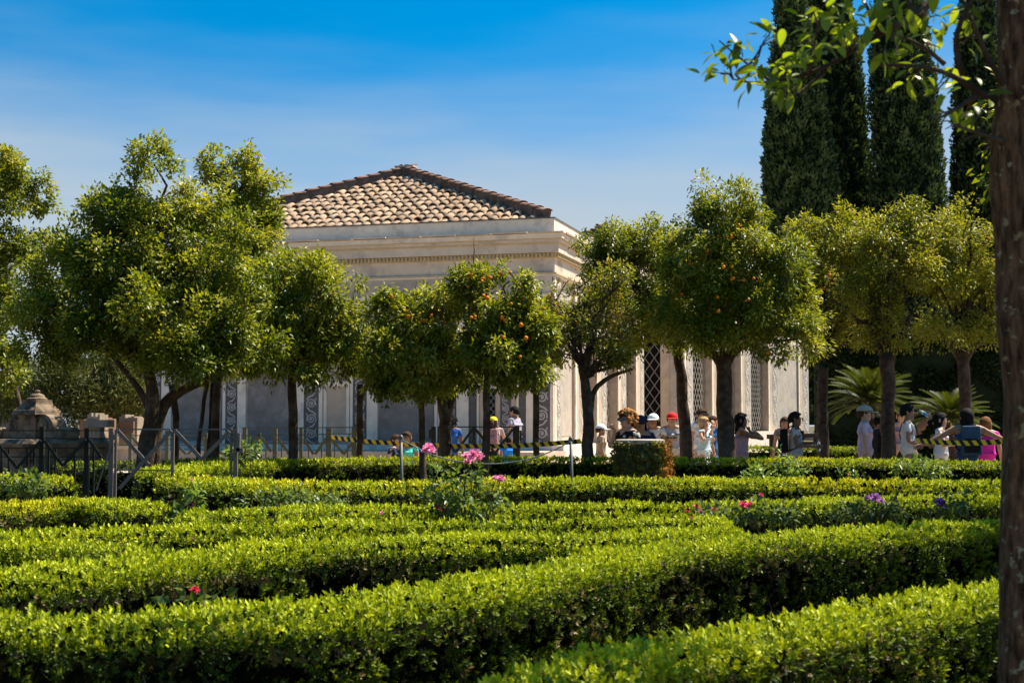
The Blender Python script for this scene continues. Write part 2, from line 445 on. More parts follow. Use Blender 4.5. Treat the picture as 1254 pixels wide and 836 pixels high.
class Pav:
    def __init__(s, corner, theta, z0, LA, LB, label):
        s.C = np.array((corner[0], corner[1], 0.0)); s.z0 = z0; s.LA = LA; s.LB = LB
        s.ea = np.array((-math.cos(theta), math.sin(theta), 0)); s.eb = np.array((math.sin(theta), math.cos(theta), 0))
        s.root = thing('garden_pavilion', label, 'pavilion', (corner[0], corner[1], z0))
    def W(s, a, b, z): return s.C + s.ea * a + s.eb * b + np.array((0, 0, z))
    def lb(s, mb, a0, a1, b0, b1, z0, z1, mi=0):
        return mb.box(s.W((a0 + a1) / 2, (b0 + b1) / 2, (z0 + z1) / 2), (a1 - a0) / 2, (b1 - b0) / 2, (z1 - z0) / 2, s.ea, s.eb, (0, 0, 1), mi)
    def piece(s, name, m, a0, a1, b0, b1, z0, z1, parent=None):
        mb = MB(); s.lb(mb, a0, a1, b0, b1, z0, z1); return mb.build(name, m, parent or s.root)
    def a_of(s, px):
        t = (px - 627) / FPX; return (s.C[0] - t * s.C[1]) / (t * s.ea[1] - s.ea[0])
    def b_of(s, px, off=0.0):
        c = s.C + s.ea * off; t = (px - 627) / FPX; return (c[0] - t * c[1]) / (t * s.eb[1] - s.eb[0])
    def scroll(s, side, lo, hi, z0, z1, off, parent, phase=0):
        w = hi - lo; me = scroll_mesh(w * .92, z1 - z0, 'scroll_relief', phase)
        o = link_mesh('scroll_relief', me, parent)
        if side == 'A':
            X, Nn, p = -s.ea, -s.eb, s.W((lo + hi) / 2, off, z0)
        else:
            X, Nn, p = s.eb, -s.ea, s.W(off, (lo + hi) / 2, z0)
        M = Matrix(((X[0], 0, Nn[0], 0), (X[1], 0, Nn[1], 0), (X[2], 1, Nn[2], 0), (0, 0, 0, 1)))
        p = p - origin(s.root); M.translation = Vector(p); o.matrix_local = M
        return o
    def lattice(s, side, lo, hi, z0, z1, off, sp=.26, wd=.022, m=None, parent=None, slope=1.35):
        mb = MB(); w = hi - lo; h = z1 - z0
        for sg in (1, -1):
            c = -h * 2
            while c < w + h * 2:
                # x = c + sg*z/slope inside the rectangle
                pts = []
                for z in (0, h):
                    x = c + sg * z / slope
                    if 0 <= x <= w: pts.append((x, z))
                for x in (0, w):
                    z = (x - c) * sg * slope
                    if 0 < z < h: pts.append((x, z))
                if len(pts) >= 2:
                    pts = sorted(pts)[:1] + sorted(pts)[-1:]
                    q = []
                    for x, z in pts:
                        q.append(s.W(lo + x, off + sg * .006, z0 + z) if side == 'A' else s.W(off + sg * .006, lo + x, z0 + z))
                    if np.linalg.norm(q[0] - q[1]) > .05:
                        mb.bar(q[0], q[1], wd, .010, up=(s.eb if side == 'A' else s.ea))
                c += sp
        o = mb.build('lattice', m or LATTICE, parent or s.root)
        return o
    def entablature(s, zt):
        """zt: measured heights above the base"""
        H = lambda z: s.z0 + z
        for nm, m, z0, z1, p in (('architrave_moulding', TRIM, 4.90, 4.945, .05), ('architrave_fillet', OCHRE, 4.945, 4.99, .085),
                                 ('frieze', PLASTER, 4.99, 5.40, .02), ('dentil_band', OCHRE, 5.40, 5.55, .06), ('fascia', PLASTER, 5.55, 5.79, .17),
                                 ('cyma_fillet', OCHRE, 5.79, 5.84, .20), ('cyma_lower', PLASTER, 5.84, 5.91, .235), ('cyma_line', OCHRE, 5.91, 5.94, .25), ('cyma_upper', TRIM, 5.94, 6.07, .30),
                                 ('parapet', TRIM, 6.14, 6.53, .0), ('parapet_flashing', LEAD, 6.53, 6.565, .025)):
            s.piece(nm, m, -p, s.LA + p, -p, s.LB + p, H(z0), H(z1))
        mb = MB(); d = .115
        for i in range(int(s.LA / d)): s.lb(mb, i * d, i * d + .06, -.125, -.055, H(5.425), H(5.53))
        for i in range(int(s.LB / d)): s.lb(mb, -.125, -.055, i * d, i * d + .06, H(5.425), H(5.53))
        mb.build('dentils', DENTIL, s.root)['kind'] = 'stuff'
        core = s.piece('wall_core', PLASTER, .02, s.LA - .02, .02, s.LB - .02, H(6.05), H(6.16))
        i = 0; L = 1.06; a = -.36
        while a < s.LA:
            e = min(a + L, s.LA + .36); dz = .012 * (i % 2)
            s.piece('coping_tile', COPING, a + .01, e - .01, -.36 - .01 * (i % 3), .0 - .003, H(6.075 + dz), H(6.115 + dz)); a += L; i += 1
        b = .003
        while b < s.LB:
            e = min(b + L, s.LB + .3); dz = .012 * (i % 2)
            s.piece('coping_tile', COPING, -.36 - .01 * (i % 3), -.003, b + .01, e - .01, H(6.075 + dz), H(6.115 + dz)); b += L; i += 1
    def roof(s, apex_a, apex_b, rise, detailed=True, cs=.302, ex=.53):
        zr = s.z0 + 6.50; m = .28
        A = s.W(m, m, zr); B = s.W(s.LA - m, m, zr); Cc = s.W(s.LA - m, s.LB - m, zr); D = s.W(m, s.LB - m, zr)
        T = s.W(apex_a, apex_b, zr + rise)
        rf = MB().add([A, B, Cc, D, T], [(0, 4, 1), (1, 4, 2), (2, 4, 3), (3, 4, 0), (0, 1, 2, 3)]).build('roof_deck', MORTAR, s.root)
        faces = [(A, B, detailed), (D, A, False), (B, Cc, False), (Cc, D, False)]
        for p0, p1, det in faces:
            e = p1 - p0; Lw = np.linalg.norm(e); e = e / Lw
            up = T - p0; up = up - e * np.dot(up, e); Ls = np.linalg.norm(up); up /= Ls
            nn = np.cross(e, up)
            if nn[2] < 0: nn = -nn; e2 = -e
            else: e2 = e
            ta = np.dot(T - p0, e)
            pan = MB(); stf = MB()
            for i in range(int(Lw / cs)):
                x = (i + .5) * cs
                lim = Ls * (x / ta if x < ta else (Lw - x) / (Lw - ta)) - .30
                if lim < .15: continue
                # concave pan strip between the covers
                q = p0 + e * (x + cs * .5)
                pan.bar(q - up * .05 + nn * .012, q + up * max(.1, lim - .1) + nn * .012, cs * .62, .03, up=nn)
                k = 0
                while k * ex < lim:
                    c = p0 + e * (x + random.uniform(-.026, .026)) + up * (k * ex - .08 + random.uniform(-.05, .05)) + nn * (.012 + random.uniform(0, .028))
                    tl = -.035 + random.uniform(-.02, .02); tw = random.uniform(-.07, .07)
                    Y = norm(up + nn * tl + e * tw); X = norm(np.cross(Y, nn)); Z = np.cross(X, Y)
                    M = Matrix(((X[0], Y[0], Z[0], 0), (X[1], Y[1], Z[1], 0), (X[2], Y[2], Z[2], 0), (0, 0, 0, 1)))
                    if det:
                        o = link_mesh('roof_tile', TILE_ME, rf); M.translation = Vector(c - origin(rf)); o.matrix_local = M
                    else:
                        M.translation = Vector(c)
                        stf.add([M @ v.co for v in TILE_ME.vertices], [tuple(pp.vertices) for pp in TILE_ME.polygons])
                    k += 1
            pan.build('pan_tiles', TILE, rf)['kind'] = 'stuff'
            if not det: stf.build('cover_tiles', TILE, rf, smooth=True)['kind'] = 'stuff'
        for c in (A, B, Cc, D):
            d = T - c; L = np.linalg.norm(d); d /= L
            sd = norm(np.cross(d, (0, 0, 1.))); nn = np.cross(sd, d)
            mb = MB(); n = 16
            pts = [c + d * (.05 + (L - .02) * i / n) + nn * (.12 + .03 * mn.noise(Vector((i * .7, c[0], 0)))) for i in range(n + 1)]
            for i in range(n):
                mb.bar(pts[i], pts[i + 1] + d * .01, .26 + .04 * mn.noise(Vector((i * 1.3, c[1], 4))), .40, up=nn)
            hp = mb.build('hip_mortar', MORTAR, rf)
            i = 0; t = .02
            while t < L:
                o = link_mesh('ridge_tile', RIDGE_ME, rf)
                q = c + d * t + nn * (.285 + .012 * (i % 2)) - origin(rf)
                Y = norm(d - nn * .05); X = norm(np.cross(Y, nn)); Z = np.cross(X, Y)
                M = Matrix(((X[0], Y[0], Z[0], 0), (X[1], Y[1], Z[1], 0), (X[2], Y[2], Z[2], 0), (0, 0, 0, 1))) @ Matrix.Scale(1, 4)
                M.translation = Vector(q); o.matrix_local = M; o.scale = (.85, .98, .42); t += .46; i += 1
        mb = MB(); mb.box(T + np.array((0, 0, .14)), .30, .24, .14, s.ea, s.eb)
        mb.build('roof_cap', MORTAR, rf)
        mb = MB(); mb.box(T + np.array((0, 0, .305)), .33, .24, .025, s.ea, s.eb)
        mb.build('cap_slab', COPING, rf)

# pavilion with the broad shaded front and pyramid roof
TH1 = math.atan(490 / FPX)
c1 = P(679, 521, 40)
p1 = Pav((c1[0], 40.0), TH1, .83, 12.85, 14.2, 'pale plaster pavilion with pyramid tile roof and grey shaded front behind the orange trees')
Z0 = p1.z0
# shaded front (side A)
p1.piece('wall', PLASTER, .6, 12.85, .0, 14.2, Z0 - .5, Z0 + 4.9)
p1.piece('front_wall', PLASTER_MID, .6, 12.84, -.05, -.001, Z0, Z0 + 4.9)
p1.piece('front_plinth', TRIM, -.02, 12.9, -.12, -.052, Z0 - .25, Z0 + .12)
def strips_A(pv, spec, zb, zt):
    for x0, x1, kind in spec:
        a1, a0 = pv.a_of(x0), pv.a_of(x1)
        if kind == 'W': pv.piece('pilaster', TRIM, a0, a1, -.115, -.051, zb, zt)
        elif kind == 'w': pv.piece('pilaster_edge', TRIM, a0, a1, -.095, -.051, zb, zt)
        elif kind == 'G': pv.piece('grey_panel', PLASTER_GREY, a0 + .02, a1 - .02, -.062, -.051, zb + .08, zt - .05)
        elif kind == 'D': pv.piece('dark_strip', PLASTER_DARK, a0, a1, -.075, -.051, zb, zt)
        elif kind == 'T': pv.piece('tan_panel', PLASTER_TAN, a0 + .01, a1 - .01, -.066, -.051, zb, zt)
        elif kind == 'N':
            h = Z0 + 1.82
            pv.piece('niche_panel', PLASTER_TAN, a0 + .12, a1 - .12, -.060, -.051, zb + .28, h)
            pv.piece('niche_lintel', TRIM, a0 + .02, a1 - .02, -.10, -.051, h + .003, h + .14)
            pv.piece('niche_sill', TRIM, a0 + .05, a1 - .05, -.09, -.051, zb + .14, zb + .277)
            pv.piece('niche_jamb', TRIM, a0 + .02, a0 + .117, -.085, -.051, zb + .28, h)
            pv.piece('niche_jamb', TRIM, a1 - .117, a1 - .02, -.085, -.051, zb + .28, h)
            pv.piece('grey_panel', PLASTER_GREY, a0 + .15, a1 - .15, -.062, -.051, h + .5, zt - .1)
        elif kind == 'S':
            g = pv.piece('scroll_ground', PLASTER_DARK, a0, a1, -.085, -.051, zb, zt)
            pv.scroll('A', a0 + .02, a1 - .02, zb + .05, zt - .05, -.0855, g, phase=int(x0) % 2)
        elif kind == 'L':
            h = Z0 + 1.72
            pv.piece('unlit_window_panel', DARK, a0, a1, -.056, -.051, zb + .1, h)  # flat dark panel painted as an unlit window, nothing hollow behind
            pv.lattice('A', a0, a1, zb + .1, h, -.075, sp=.15, wd=.016)
            pv.piece('window_head', TRIM, a0 - .1, a1 + .1, -.10, -.057, h + .003, h + .10)
            pv.piece('grey_panel', PLASTER_GREY, a0, a1, -.062, -.051, h + .3, zt - .1)
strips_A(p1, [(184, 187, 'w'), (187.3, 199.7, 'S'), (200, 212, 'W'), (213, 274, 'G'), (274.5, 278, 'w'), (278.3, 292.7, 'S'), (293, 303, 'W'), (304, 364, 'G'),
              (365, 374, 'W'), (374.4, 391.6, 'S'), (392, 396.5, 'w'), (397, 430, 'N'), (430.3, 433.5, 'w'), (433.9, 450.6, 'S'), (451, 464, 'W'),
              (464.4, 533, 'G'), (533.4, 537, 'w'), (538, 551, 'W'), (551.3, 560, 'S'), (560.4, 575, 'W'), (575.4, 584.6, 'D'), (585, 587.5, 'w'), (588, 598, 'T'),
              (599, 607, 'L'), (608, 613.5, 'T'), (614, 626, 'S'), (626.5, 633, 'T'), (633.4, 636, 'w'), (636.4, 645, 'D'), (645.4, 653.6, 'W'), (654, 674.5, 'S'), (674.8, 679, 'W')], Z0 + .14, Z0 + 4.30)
p1.piece('wall_string', TRIM, -.03, 12.86, -.10, -.052, Z0 + 4.31, Z0 + 4.40)
p1.piece('corner_pier', PLASTER, .0, .599, -.05, .50, Z0, Z0 + 4.9)
# sunlit side (side B): piers, shallow panel, then three lattice openings
def side_B(pv, piers, openings, panels, zb, zt, depth=.6):
    for i, (x0, x1, xs) in enumerate(piers):       # x0..xs plain edge, xs..x1 scroll strip
        b0, b1, bs = pv.b_of(x0), pv.b_of(x1), pv.b_of(xs)
        pr = pv.piece('pier', PLASTER_TAN, .03, depth - .001, b0, b1, zb, zt)
        pv.piece('pier_edge', TRIM, -.012, .029, b0, b0 + .16, zb, zt, pr)
        pv.piece('pier_band', PLASTER_TAN, .004, .029, b0 + .163, bs, zb, zt, pr)
        g = pv.piece('scroll_ground', PLASTER_MID, -.006, .029, bs + .003, b1, zb, zt, pr)
        pv.scroll('B', bs + .03, b1 - .03, zb + .1, zt - .1, -.0065, pr, phase=i % 2)
    for x0, x1 in openings:
        b0, b1 = pv.b_of(x0), pv.b_of(x1)
        pv.piece('opening_back', DARK, depth - .05, depth - .0005, b0 + .004, b1 - .004, zb + .1, zt - .3)
        pv.piece('opening_head', PLASTER_TAN, .05, depth - .002, b0 + .004, b1 - .004, zt - .297, zt)
        pv.lattice('B', b0 + .006, b1 - .006, zb + .05, zt - .3, .30, sp=.34, wd=.034, m=LATTICE_W)
    for x0, x1 in panels:
        b0, b1 = pv.b_of(x0), pv.b_of(x1)
        pv.piece('wall_panel', PLASTER, .10, depth - .001, b0 + .003, b1 - .003, zb, zt)
        pv.piece('inset_panel', PLASTER_MID, .085, .0995, b0 + .12, b1 - .12, zb + .25, zt - .35)
zb, zt = Z0 + .12, Z0 + 4.895
side_B(p1, [(679.2, 687, 680.8), (704.5, 717, 710), (731, 742.6, 737), (757, 766.6, 761.3), (779, 788.5, 784)],
       [(717, 731), (742.6, 757), (766.6, 779)], [(687, 704.5)], zb, zt)
p1.piece('side_plinth', TRIM, -.35, -.013, -.35, 14.3, Z0 - .6, Z0 + .115)
p1.entablature(None)
p1.roof(6.75, 6.3, 2.62)

# second pavilion, farther along the walk
TH2 = R(26)
c2 = P(838, 521, 58)
p2 = Pav((c2[0], 58.0), TH2, 1.12, 12.6, 13.4, 'sunlit pale pavilion with lattice openings behind the walking visitors')
Z2 = p2.z0
p2.piece('wall', PLASTER, .6, 12.6, .7, 13.4, Z2 - .6, Z2 + 4.9)
p2.piece('front_wall', PLASTER_MID, 4.0, 12.58, .0, .699, Z2 - .6, Z2 + 4.9)
p2.piece('corner_pier', PLASTER, .0, .999, .0, .60, Z2 - .6, Z2 + 4.9)
p2.piece('opening_back', DARK, 1.0, 3.99, .60, .699, Z2, Z2 + 4.6)
p2.piece('opening_head', PLASTER_TAN, 1.002, 3.998, .05, .6, Z2 + 4.6, Z2 + 4.9)
p2.lattice('A', 1.0, 4.0, Z2 + .05, Z2 + 4.6, .2, sp=.42, wd=.03)
a1, a0 = p2.a_of(820), p2.a_of(834)
g = p2.piece('scroll_ground', PLASTER_MID, a0, a1, -.03, -.001, Z2, Z2 + 4.88)
p2.scroll('A', a0 + .03, a1 - .03, Z2 + .1, Z2 + 4.7, -.031, g)
p2.piece('pilaster', PLASTER_TAN, a1 + .003, .998, -.05, -.001, Z2, Z2 + 4.88)
side_B(p2, [(838.3, 848.6, 840.2), (872, 883, 877), (907.5, 919.4, 912.4), (941, 952.4, 946), (978, 990, 983)],
       [(848.6, 872), (883, 907.5), (919.4, 941)], [(952.4, 978)], Z2 + .12, Z2 + 4.895)
p2.piece('side_plinth', TRIM, -.6, -.013, -.4, 13.5, Z2 - .8, Z2 + .115)
p2.entablature(None)
p2.roof(6.3, 6.7, 2.95, detailed=False)

GRAVEL = mat('gravel', (.40, .315, .225), .95, .22, 3, .5, .15, bump_scale=60)
mb = MB(); xs_ = np.linspace(-16, 24, 9); ys_ = [23.2, 26, 30, 33.5, 37, 45, 60]
for i_ in range(len(xs_) - 1):
    for j_ in range(len(ys_) - 1):
        mb.add([(xs_[a_], ys_[b_], ground_z(ys_[b_]) + .03) for a_, b_ in ((i_, j_), (i_ + 1, j_), (i_ + 1, j_ + 1), (i_, j_ + 1))], [(0, 1, 2, 3)])
tag(mb.build('gravel_court', GRAVEL), kind='structure')
# terrace of the first pavilion
mb = MB(); p1.lb(mb, -.36, 15.5, -2.6, -.13, .1, Z0 - .03)
tag(mb.build('terrace', PAVE), kind='structure')
mb = MB(); p1.lb(mb, -1.2, -.37, -2.6, 16, .0, Z0 - .3)
tag(mb.build('terrace_step', PAVE), kind='structure')
mb = MB(); p1.lb(mb, -9.0, -1.21, -3.5, 40, .15, .34)
tag(mb.build('path', PAVE), kind='structure')

# ------------------------------------------------------------------ box hedges
def resample(pts, step):
    pts = np.array(pts, float); seg = np.linalg.norm(np.diff(pts, axis=0), axis=1); s = np.concatenate([[0], np.cumsum(seg)])
    n = max(2, int(s[-1] / step)); t = np.linspace(0, s[-1], n)
    # smooth (Catmull style via repeated averaging)
    q = np.stack([np.interp(t, s, pts[:, k]) for k in range(pts.shape[1])], 1)
    for _ in range(max(1, int(.5 / step))):
        q[1:-1] = q[1:-1] * .5 + (q[:-2] + q[2:]) * .25
    return q
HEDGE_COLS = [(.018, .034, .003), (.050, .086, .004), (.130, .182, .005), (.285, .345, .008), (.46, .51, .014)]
DEAD = np.array((.19, .145, .065))
def hedge(label, px, h, w, Ls, dens, dead=.12, yellow=.0, zpts=None, group='clipped box hedges of the parterre', ends=(True, True), light=0.0):
    mid = np.array([G(x, y, h)[:2] for x, y in px])
    q = resample(mid, .06); d = norm(np.gradient(q, axis=0)); nn = np.stack([-d[:, 1], d[:, 0]], 1)
    w0 = w; w = w * float(np.interp(q[:, 1].mean(), [4, 9, 16], [.58, .64, .76])); q = q + nn * (w0 - w)
    seg = np.linalg.norm(np.diff(q, axis=0), axis=1); S = np.concatenate([[0], np.cumsum(seg)]); LEN = S[-1]
    loc = q[len(q) // 2]
    root = thing('box_hedge', label, 'hedge', (loc[0], loc[1], ground_z(loc[1])), group)
    o0 = origin(root)
    H = h; h = h - .045; w = w - .03
    # profile: right side up, corner, top, corner, left side (perimeter parameter)
    rc = .09; side = h - rc; arc = rc * math.pi / 2; top = 2 * (w - rc); per = 2 * side + 2 * arc + top
    def prof(u):
        x = np.empty_like(u); z = np.empty_like(u); nx = np.empty_like(u); nz = np.empty_like(u)
        m = u < side; x[m] = w - .10 * (1 - u[m] / side); z[m] = u[m]; nx[m] = .995; nz[m] = -.10
        m = (u >= side) & (u < side + arc); t = (u[m] - side) / rc; x[m] = w - rc + rc * np.cos(t); z[m] = side + rc * np.sin(t); nx[m] = np.cos(t); nz[m] = np.sin(t)
        m = (u >= side + arc) & (u < side + arc + top); x[m] = w - rc - (u[m] - side - arc); z[m] = h; nx[m] = 0; nz[m] = 1
        m = (u >= side + arc + top) & (u < side + 2 * arc + top); t = math.pi / 2 + (u[m] - side - arc - top) / rc; x[m] = -(w - rc) + rc * np.cos(t); z[m] = side + rc * np.sin(t); nx[m] = np.cos(t); nz[m] = np.sin(t)
        m = u >= side + 2 * arc + top; z[m] = side - (u[m] - side - 2 * arc - top); x[m] = -(w - .10 * (1 - z[m] / side)); nx[m] = -.995; nz[m] = -.10
        return x, z, nx, nz
    # core
    uu = np.linspace(0, per - 1e-6, 17); x, z, nx, nz = prof(uu)
    cs = np.arange(0, len(q), 3); V = []; F = []
    for i in cs:
        for j in range(17):
            k = .15 + .02 * mn.noise(Vector((q[i, 0] * 4, q[i, 1] * 4, z[j] * 4)))
            xo = x[j] - nx[j] * k; zo = max(z[j] - nz[j] * k * 1.4, 0)
            p = q[i] - nn[i] * xo
            V.append((p[0] - o0[0], p[1] - o0[1], zo + ground_z(p[1]) * (1 - zo / h) - o0[2]))
    for i in range(len(cs) - 1):
        for j in range(16):
            a = i * 17 + j; F.append((a, a + 1, a + 18, a + 17))
    F.append(tuple(range(17))); F.append(tuple((len(cs) - 1) * 17 + j for j in reversed(range(17))))
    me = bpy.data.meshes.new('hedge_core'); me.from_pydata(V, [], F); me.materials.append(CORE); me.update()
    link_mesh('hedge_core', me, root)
    # sprigs
    n_main = int(LEN * per * dens); n_end = int(math.pi * w * h * dens * .9)
    n_main = int(n_main * 2.3); s = rng.uniform(0, LEN, n_main); u = rng.uniform(0, per, n_main); rk = rng.uniform(size=n_main)
    keep = np.where(u < side + arc * .7, u > side * .12, np.where(u > side + 2 * arc + top, rk < .18, rk < .48))   # flank towards the path densest
    s = s[keep]; u = u[keep]
    x, z, nx, nz = prof(u)
    gp = np.array([.9 * mn.noise(Vector((a * 6, b * 4, LEN))) + mn.noise(Vector((a * 15, b * 10, 3.3))) for a, b in zip(s, u)])
    hole = (gp < .0) & (u < side * .97); kp = ~hole | (rng.uniform(size=len(u)) < .55); deep = hole[kp]; s, u, x, z, nx, nz = s[kp], u[kp], x[kp], z[kp], nx[kp], nz[kp]
    x = x - np.where(deep, .085 + .03 * rng.uniform(size=len(x)), 0)
    px_ = np.interp(s, S, q[:, 0]); py_ = np.interp(s, S, q[:, 1]); ax = np.interp(s, S, nn[:, 0]); ay = np.interp(s, S, nn[:, 1])
    Pn = [np.stack([px_ - ax * x, py_ - ay * x, z], 1)]; Nn = [np.stack([-ax * nx, -ay * nx, nz], 1)]
    for e, on in zip((0, len(q) - 1), ends):
        if not on: continue
        th = rng.uniform(-math.pi / 2, math.pi / 2, n_end); out = -d[0] if e == 0 else d[-1]; sd = nn[e]
        r = np.where(rng.uniform(size=n_end) < .35, np.sqrt(rng.uniform(0, 1, n_end)), 1.0)
        zz = np.where(r < 1, h - .06 * r ** 4, rng.uniform(0, h - .02, n_end))
        dirx = out[0] * np.cos(th) * .8 + sd[0] * np.sin(th); diry = out[1] * np.cos(th) * .8 + sd[1] * np.sin(th)
        Pn.append(np.stack([q[e, 0] + dirx * w * r, q[e, 1] + diry * w * r, zz], 1))
        Nn.append(np.stack([np.where(r < 1, dirx * .2, dirx), np.where(r < 1, diry * .2, diry), np.where(r < 1, 1, 0)], 1))
        # rounded core end
        c = MB(); c.lathe((q[e, 0], q[e, 1], 0), [(w - .11, 0), (w - .11, h - .2), (w - .16, h - .14), (.02, h - .12)], 16)
        c.build('hedge_core', CORE, root)
    p = np.concatenate(Pn); n = norm(np.concatenate(Nn)); ns = len(p)
    b1 = fbm(p, 2.2, 1); b2 = fbm(p, 7.0, 2)
    tp_ = np.where(n[:, 2] > .5, .5, 1.0)
    p = p + n * (b1 * .045 * tp_ + b2 * .030 * tp_ + rng.normal(0, .008, ns) - .075 * (rng.uniform(size=ns) < .3))[:, None]
    gz = np.array([ground_z(v) for v in p[:, 1]]); p[:, 2] += gz * (1 - np.clip(p[:, 2] / h, 0, 1))
    up = np.array((0, 0, 1.))
    sd = norm(n * .62 + up * .5 + rng.normal(0, .42, (ns, 3)))
    m = 6
    sl = rng.uniform(.6, 1.35, ns) * Ls * 1.2
    t = (np.arange(m) + .3) / m
    inset = np.where(n[:, 2] > .5, .45, .95)[:, None]
    base = p[:, None, :] + sd[:, None, :] * (sl[:, None] * (t[None, :] - inset))[:, :, None]
    q1 = norm(np.cross(sd, rng.normal(size=(ns, 3)))); q2 = np.cross(sd, q1)
    ph = (np.arange(m) * 2.4)[None, :] + rng.uniform(0, 6, (ns, 1))
    rad = q1[:, None, :] * np.cos(ph)[:, :, None] + q2[:, None, :] * np.sin(ph)[:, :, None]
    spread = np.linspace(1.0, .35, m)[None, :, None]
    D = norm(sd[:, None, :] * .75 + rad * spread)
    C = base.reshape(-1, 3); D = D.reshape(-1, 3)
    Nl = np.repeat(sd, m, 0) + rng.normal(0, .25, (ns * m, 3))
    # colours: lit tops, shaded flanks painted in; also young tips, old and dry leaves
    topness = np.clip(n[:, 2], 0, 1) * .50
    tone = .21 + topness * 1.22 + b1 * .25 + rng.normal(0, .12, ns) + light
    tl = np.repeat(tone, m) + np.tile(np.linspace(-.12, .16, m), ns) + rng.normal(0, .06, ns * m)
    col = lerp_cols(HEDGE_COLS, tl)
    dn = fbm(p, 1.6, 5) + .5 * fbm(p, 5., 6)
    dd = (dn * .55 - .22 + rng.normal(0, .26, ns) > .30 - dead) & (n[:, 2] < .6)
    dm = np.repeat(dd, m) & (rng.uniform(size=ns * m) < .6)
    col[dm] = DEAD * rng.uniform(.5, 1.5, (dm.sum(), 1))
    if yellow:
        yy = np.repeat((fbm(p, .8, 9) + rng.normal(0, .15, ns) > .35 - yellow), m) & ~dm
        col[yy] = col[yy] * np.array((1.25, 1.06, .9))
    LL = Ls * rng.uniform(.7, 1.25, ns * m)
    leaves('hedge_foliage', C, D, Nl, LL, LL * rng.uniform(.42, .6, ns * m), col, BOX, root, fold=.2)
    # a few bare twigs on the flank
    tw = MB()
    for i in range(int(LEN * 3)):
        k = rng.integers(0, n_main if n_main < ns else ns)
        if n[k, 2] > .3: continue
        a = p[k] + n[k] * .01; a[2] *= .5
        tw.tube([a, a + n[k] * .02 + np.array((rng.normal(0, .03), rng.normal(0, .03), .16)), a + n[k] * .01 + np.array((rng.normal(0, .06), 0, .3))], [.005, .004, .002], 4)
    if tw.v: tw.build('hedge_twigs', TWIG, root)['kind'] = 'stuff'
    return root

def HD(d):      # sprigs per square metre and leaf length at distance d
    Ls = float(np.interp(d, [3, 6, 10, 16, 24], [.0215, .024, .030, .038, .048]))
    return Ls, float(np.interp(d, [5, 9, 20], [1.55, 1.4, 1.1])) / (6 * .27 * Ls * Ls) * .62
def hedge_auto(label, px, h, w, dmean, **k):
    Ls, de = HD(dmean); return hedge(label, px, h, w, Ls, de, **k)

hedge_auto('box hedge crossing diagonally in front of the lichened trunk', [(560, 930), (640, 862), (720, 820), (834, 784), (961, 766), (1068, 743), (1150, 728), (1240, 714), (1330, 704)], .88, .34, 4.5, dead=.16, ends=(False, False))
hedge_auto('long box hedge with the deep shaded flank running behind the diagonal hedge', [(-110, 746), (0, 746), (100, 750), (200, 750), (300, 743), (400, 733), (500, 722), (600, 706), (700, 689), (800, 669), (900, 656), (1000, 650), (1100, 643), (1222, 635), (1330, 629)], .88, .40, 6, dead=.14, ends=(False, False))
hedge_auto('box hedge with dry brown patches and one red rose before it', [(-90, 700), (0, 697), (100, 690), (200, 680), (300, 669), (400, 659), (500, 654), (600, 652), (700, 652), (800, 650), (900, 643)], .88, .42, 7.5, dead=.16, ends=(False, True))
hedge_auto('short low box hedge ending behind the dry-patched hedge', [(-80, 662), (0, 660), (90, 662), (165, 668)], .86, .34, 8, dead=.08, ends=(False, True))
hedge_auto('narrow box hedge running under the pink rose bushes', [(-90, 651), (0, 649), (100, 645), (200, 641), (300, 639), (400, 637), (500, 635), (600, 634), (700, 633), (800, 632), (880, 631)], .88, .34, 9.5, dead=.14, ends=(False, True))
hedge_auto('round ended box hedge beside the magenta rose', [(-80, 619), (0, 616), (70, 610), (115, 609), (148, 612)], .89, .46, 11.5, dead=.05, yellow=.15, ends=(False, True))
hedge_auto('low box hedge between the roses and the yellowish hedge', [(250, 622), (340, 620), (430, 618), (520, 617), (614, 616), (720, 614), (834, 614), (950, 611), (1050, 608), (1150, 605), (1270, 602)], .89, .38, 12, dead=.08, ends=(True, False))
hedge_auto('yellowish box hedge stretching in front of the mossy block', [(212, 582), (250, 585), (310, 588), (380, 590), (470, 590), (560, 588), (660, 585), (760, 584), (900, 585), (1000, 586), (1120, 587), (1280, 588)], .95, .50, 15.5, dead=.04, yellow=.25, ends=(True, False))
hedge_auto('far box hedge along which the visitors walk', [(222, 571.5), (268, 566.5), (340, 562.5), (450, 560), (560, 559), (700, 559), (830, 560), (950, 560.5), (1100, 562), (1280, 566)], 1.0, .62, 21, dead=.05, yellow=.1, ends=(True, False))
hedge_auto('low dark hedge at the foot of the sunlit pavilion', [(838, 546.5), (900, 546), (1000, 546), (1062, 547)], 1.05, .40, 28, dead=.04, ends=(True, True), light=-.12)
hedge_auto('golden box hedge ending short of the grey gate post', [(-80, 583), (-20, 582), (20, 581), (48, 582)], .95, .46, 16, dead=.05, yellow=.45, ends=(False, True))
hedge_auto('dark shaded hedge behind the grey gate post', [(92, 565), (130, 564), (170, 563.5), (230, 562), (300, 560)], .99, .42, 20, dead=.04, ends=(True, True), light=-.34)  # leaf tone lowered to paint in the shade of the forked tree

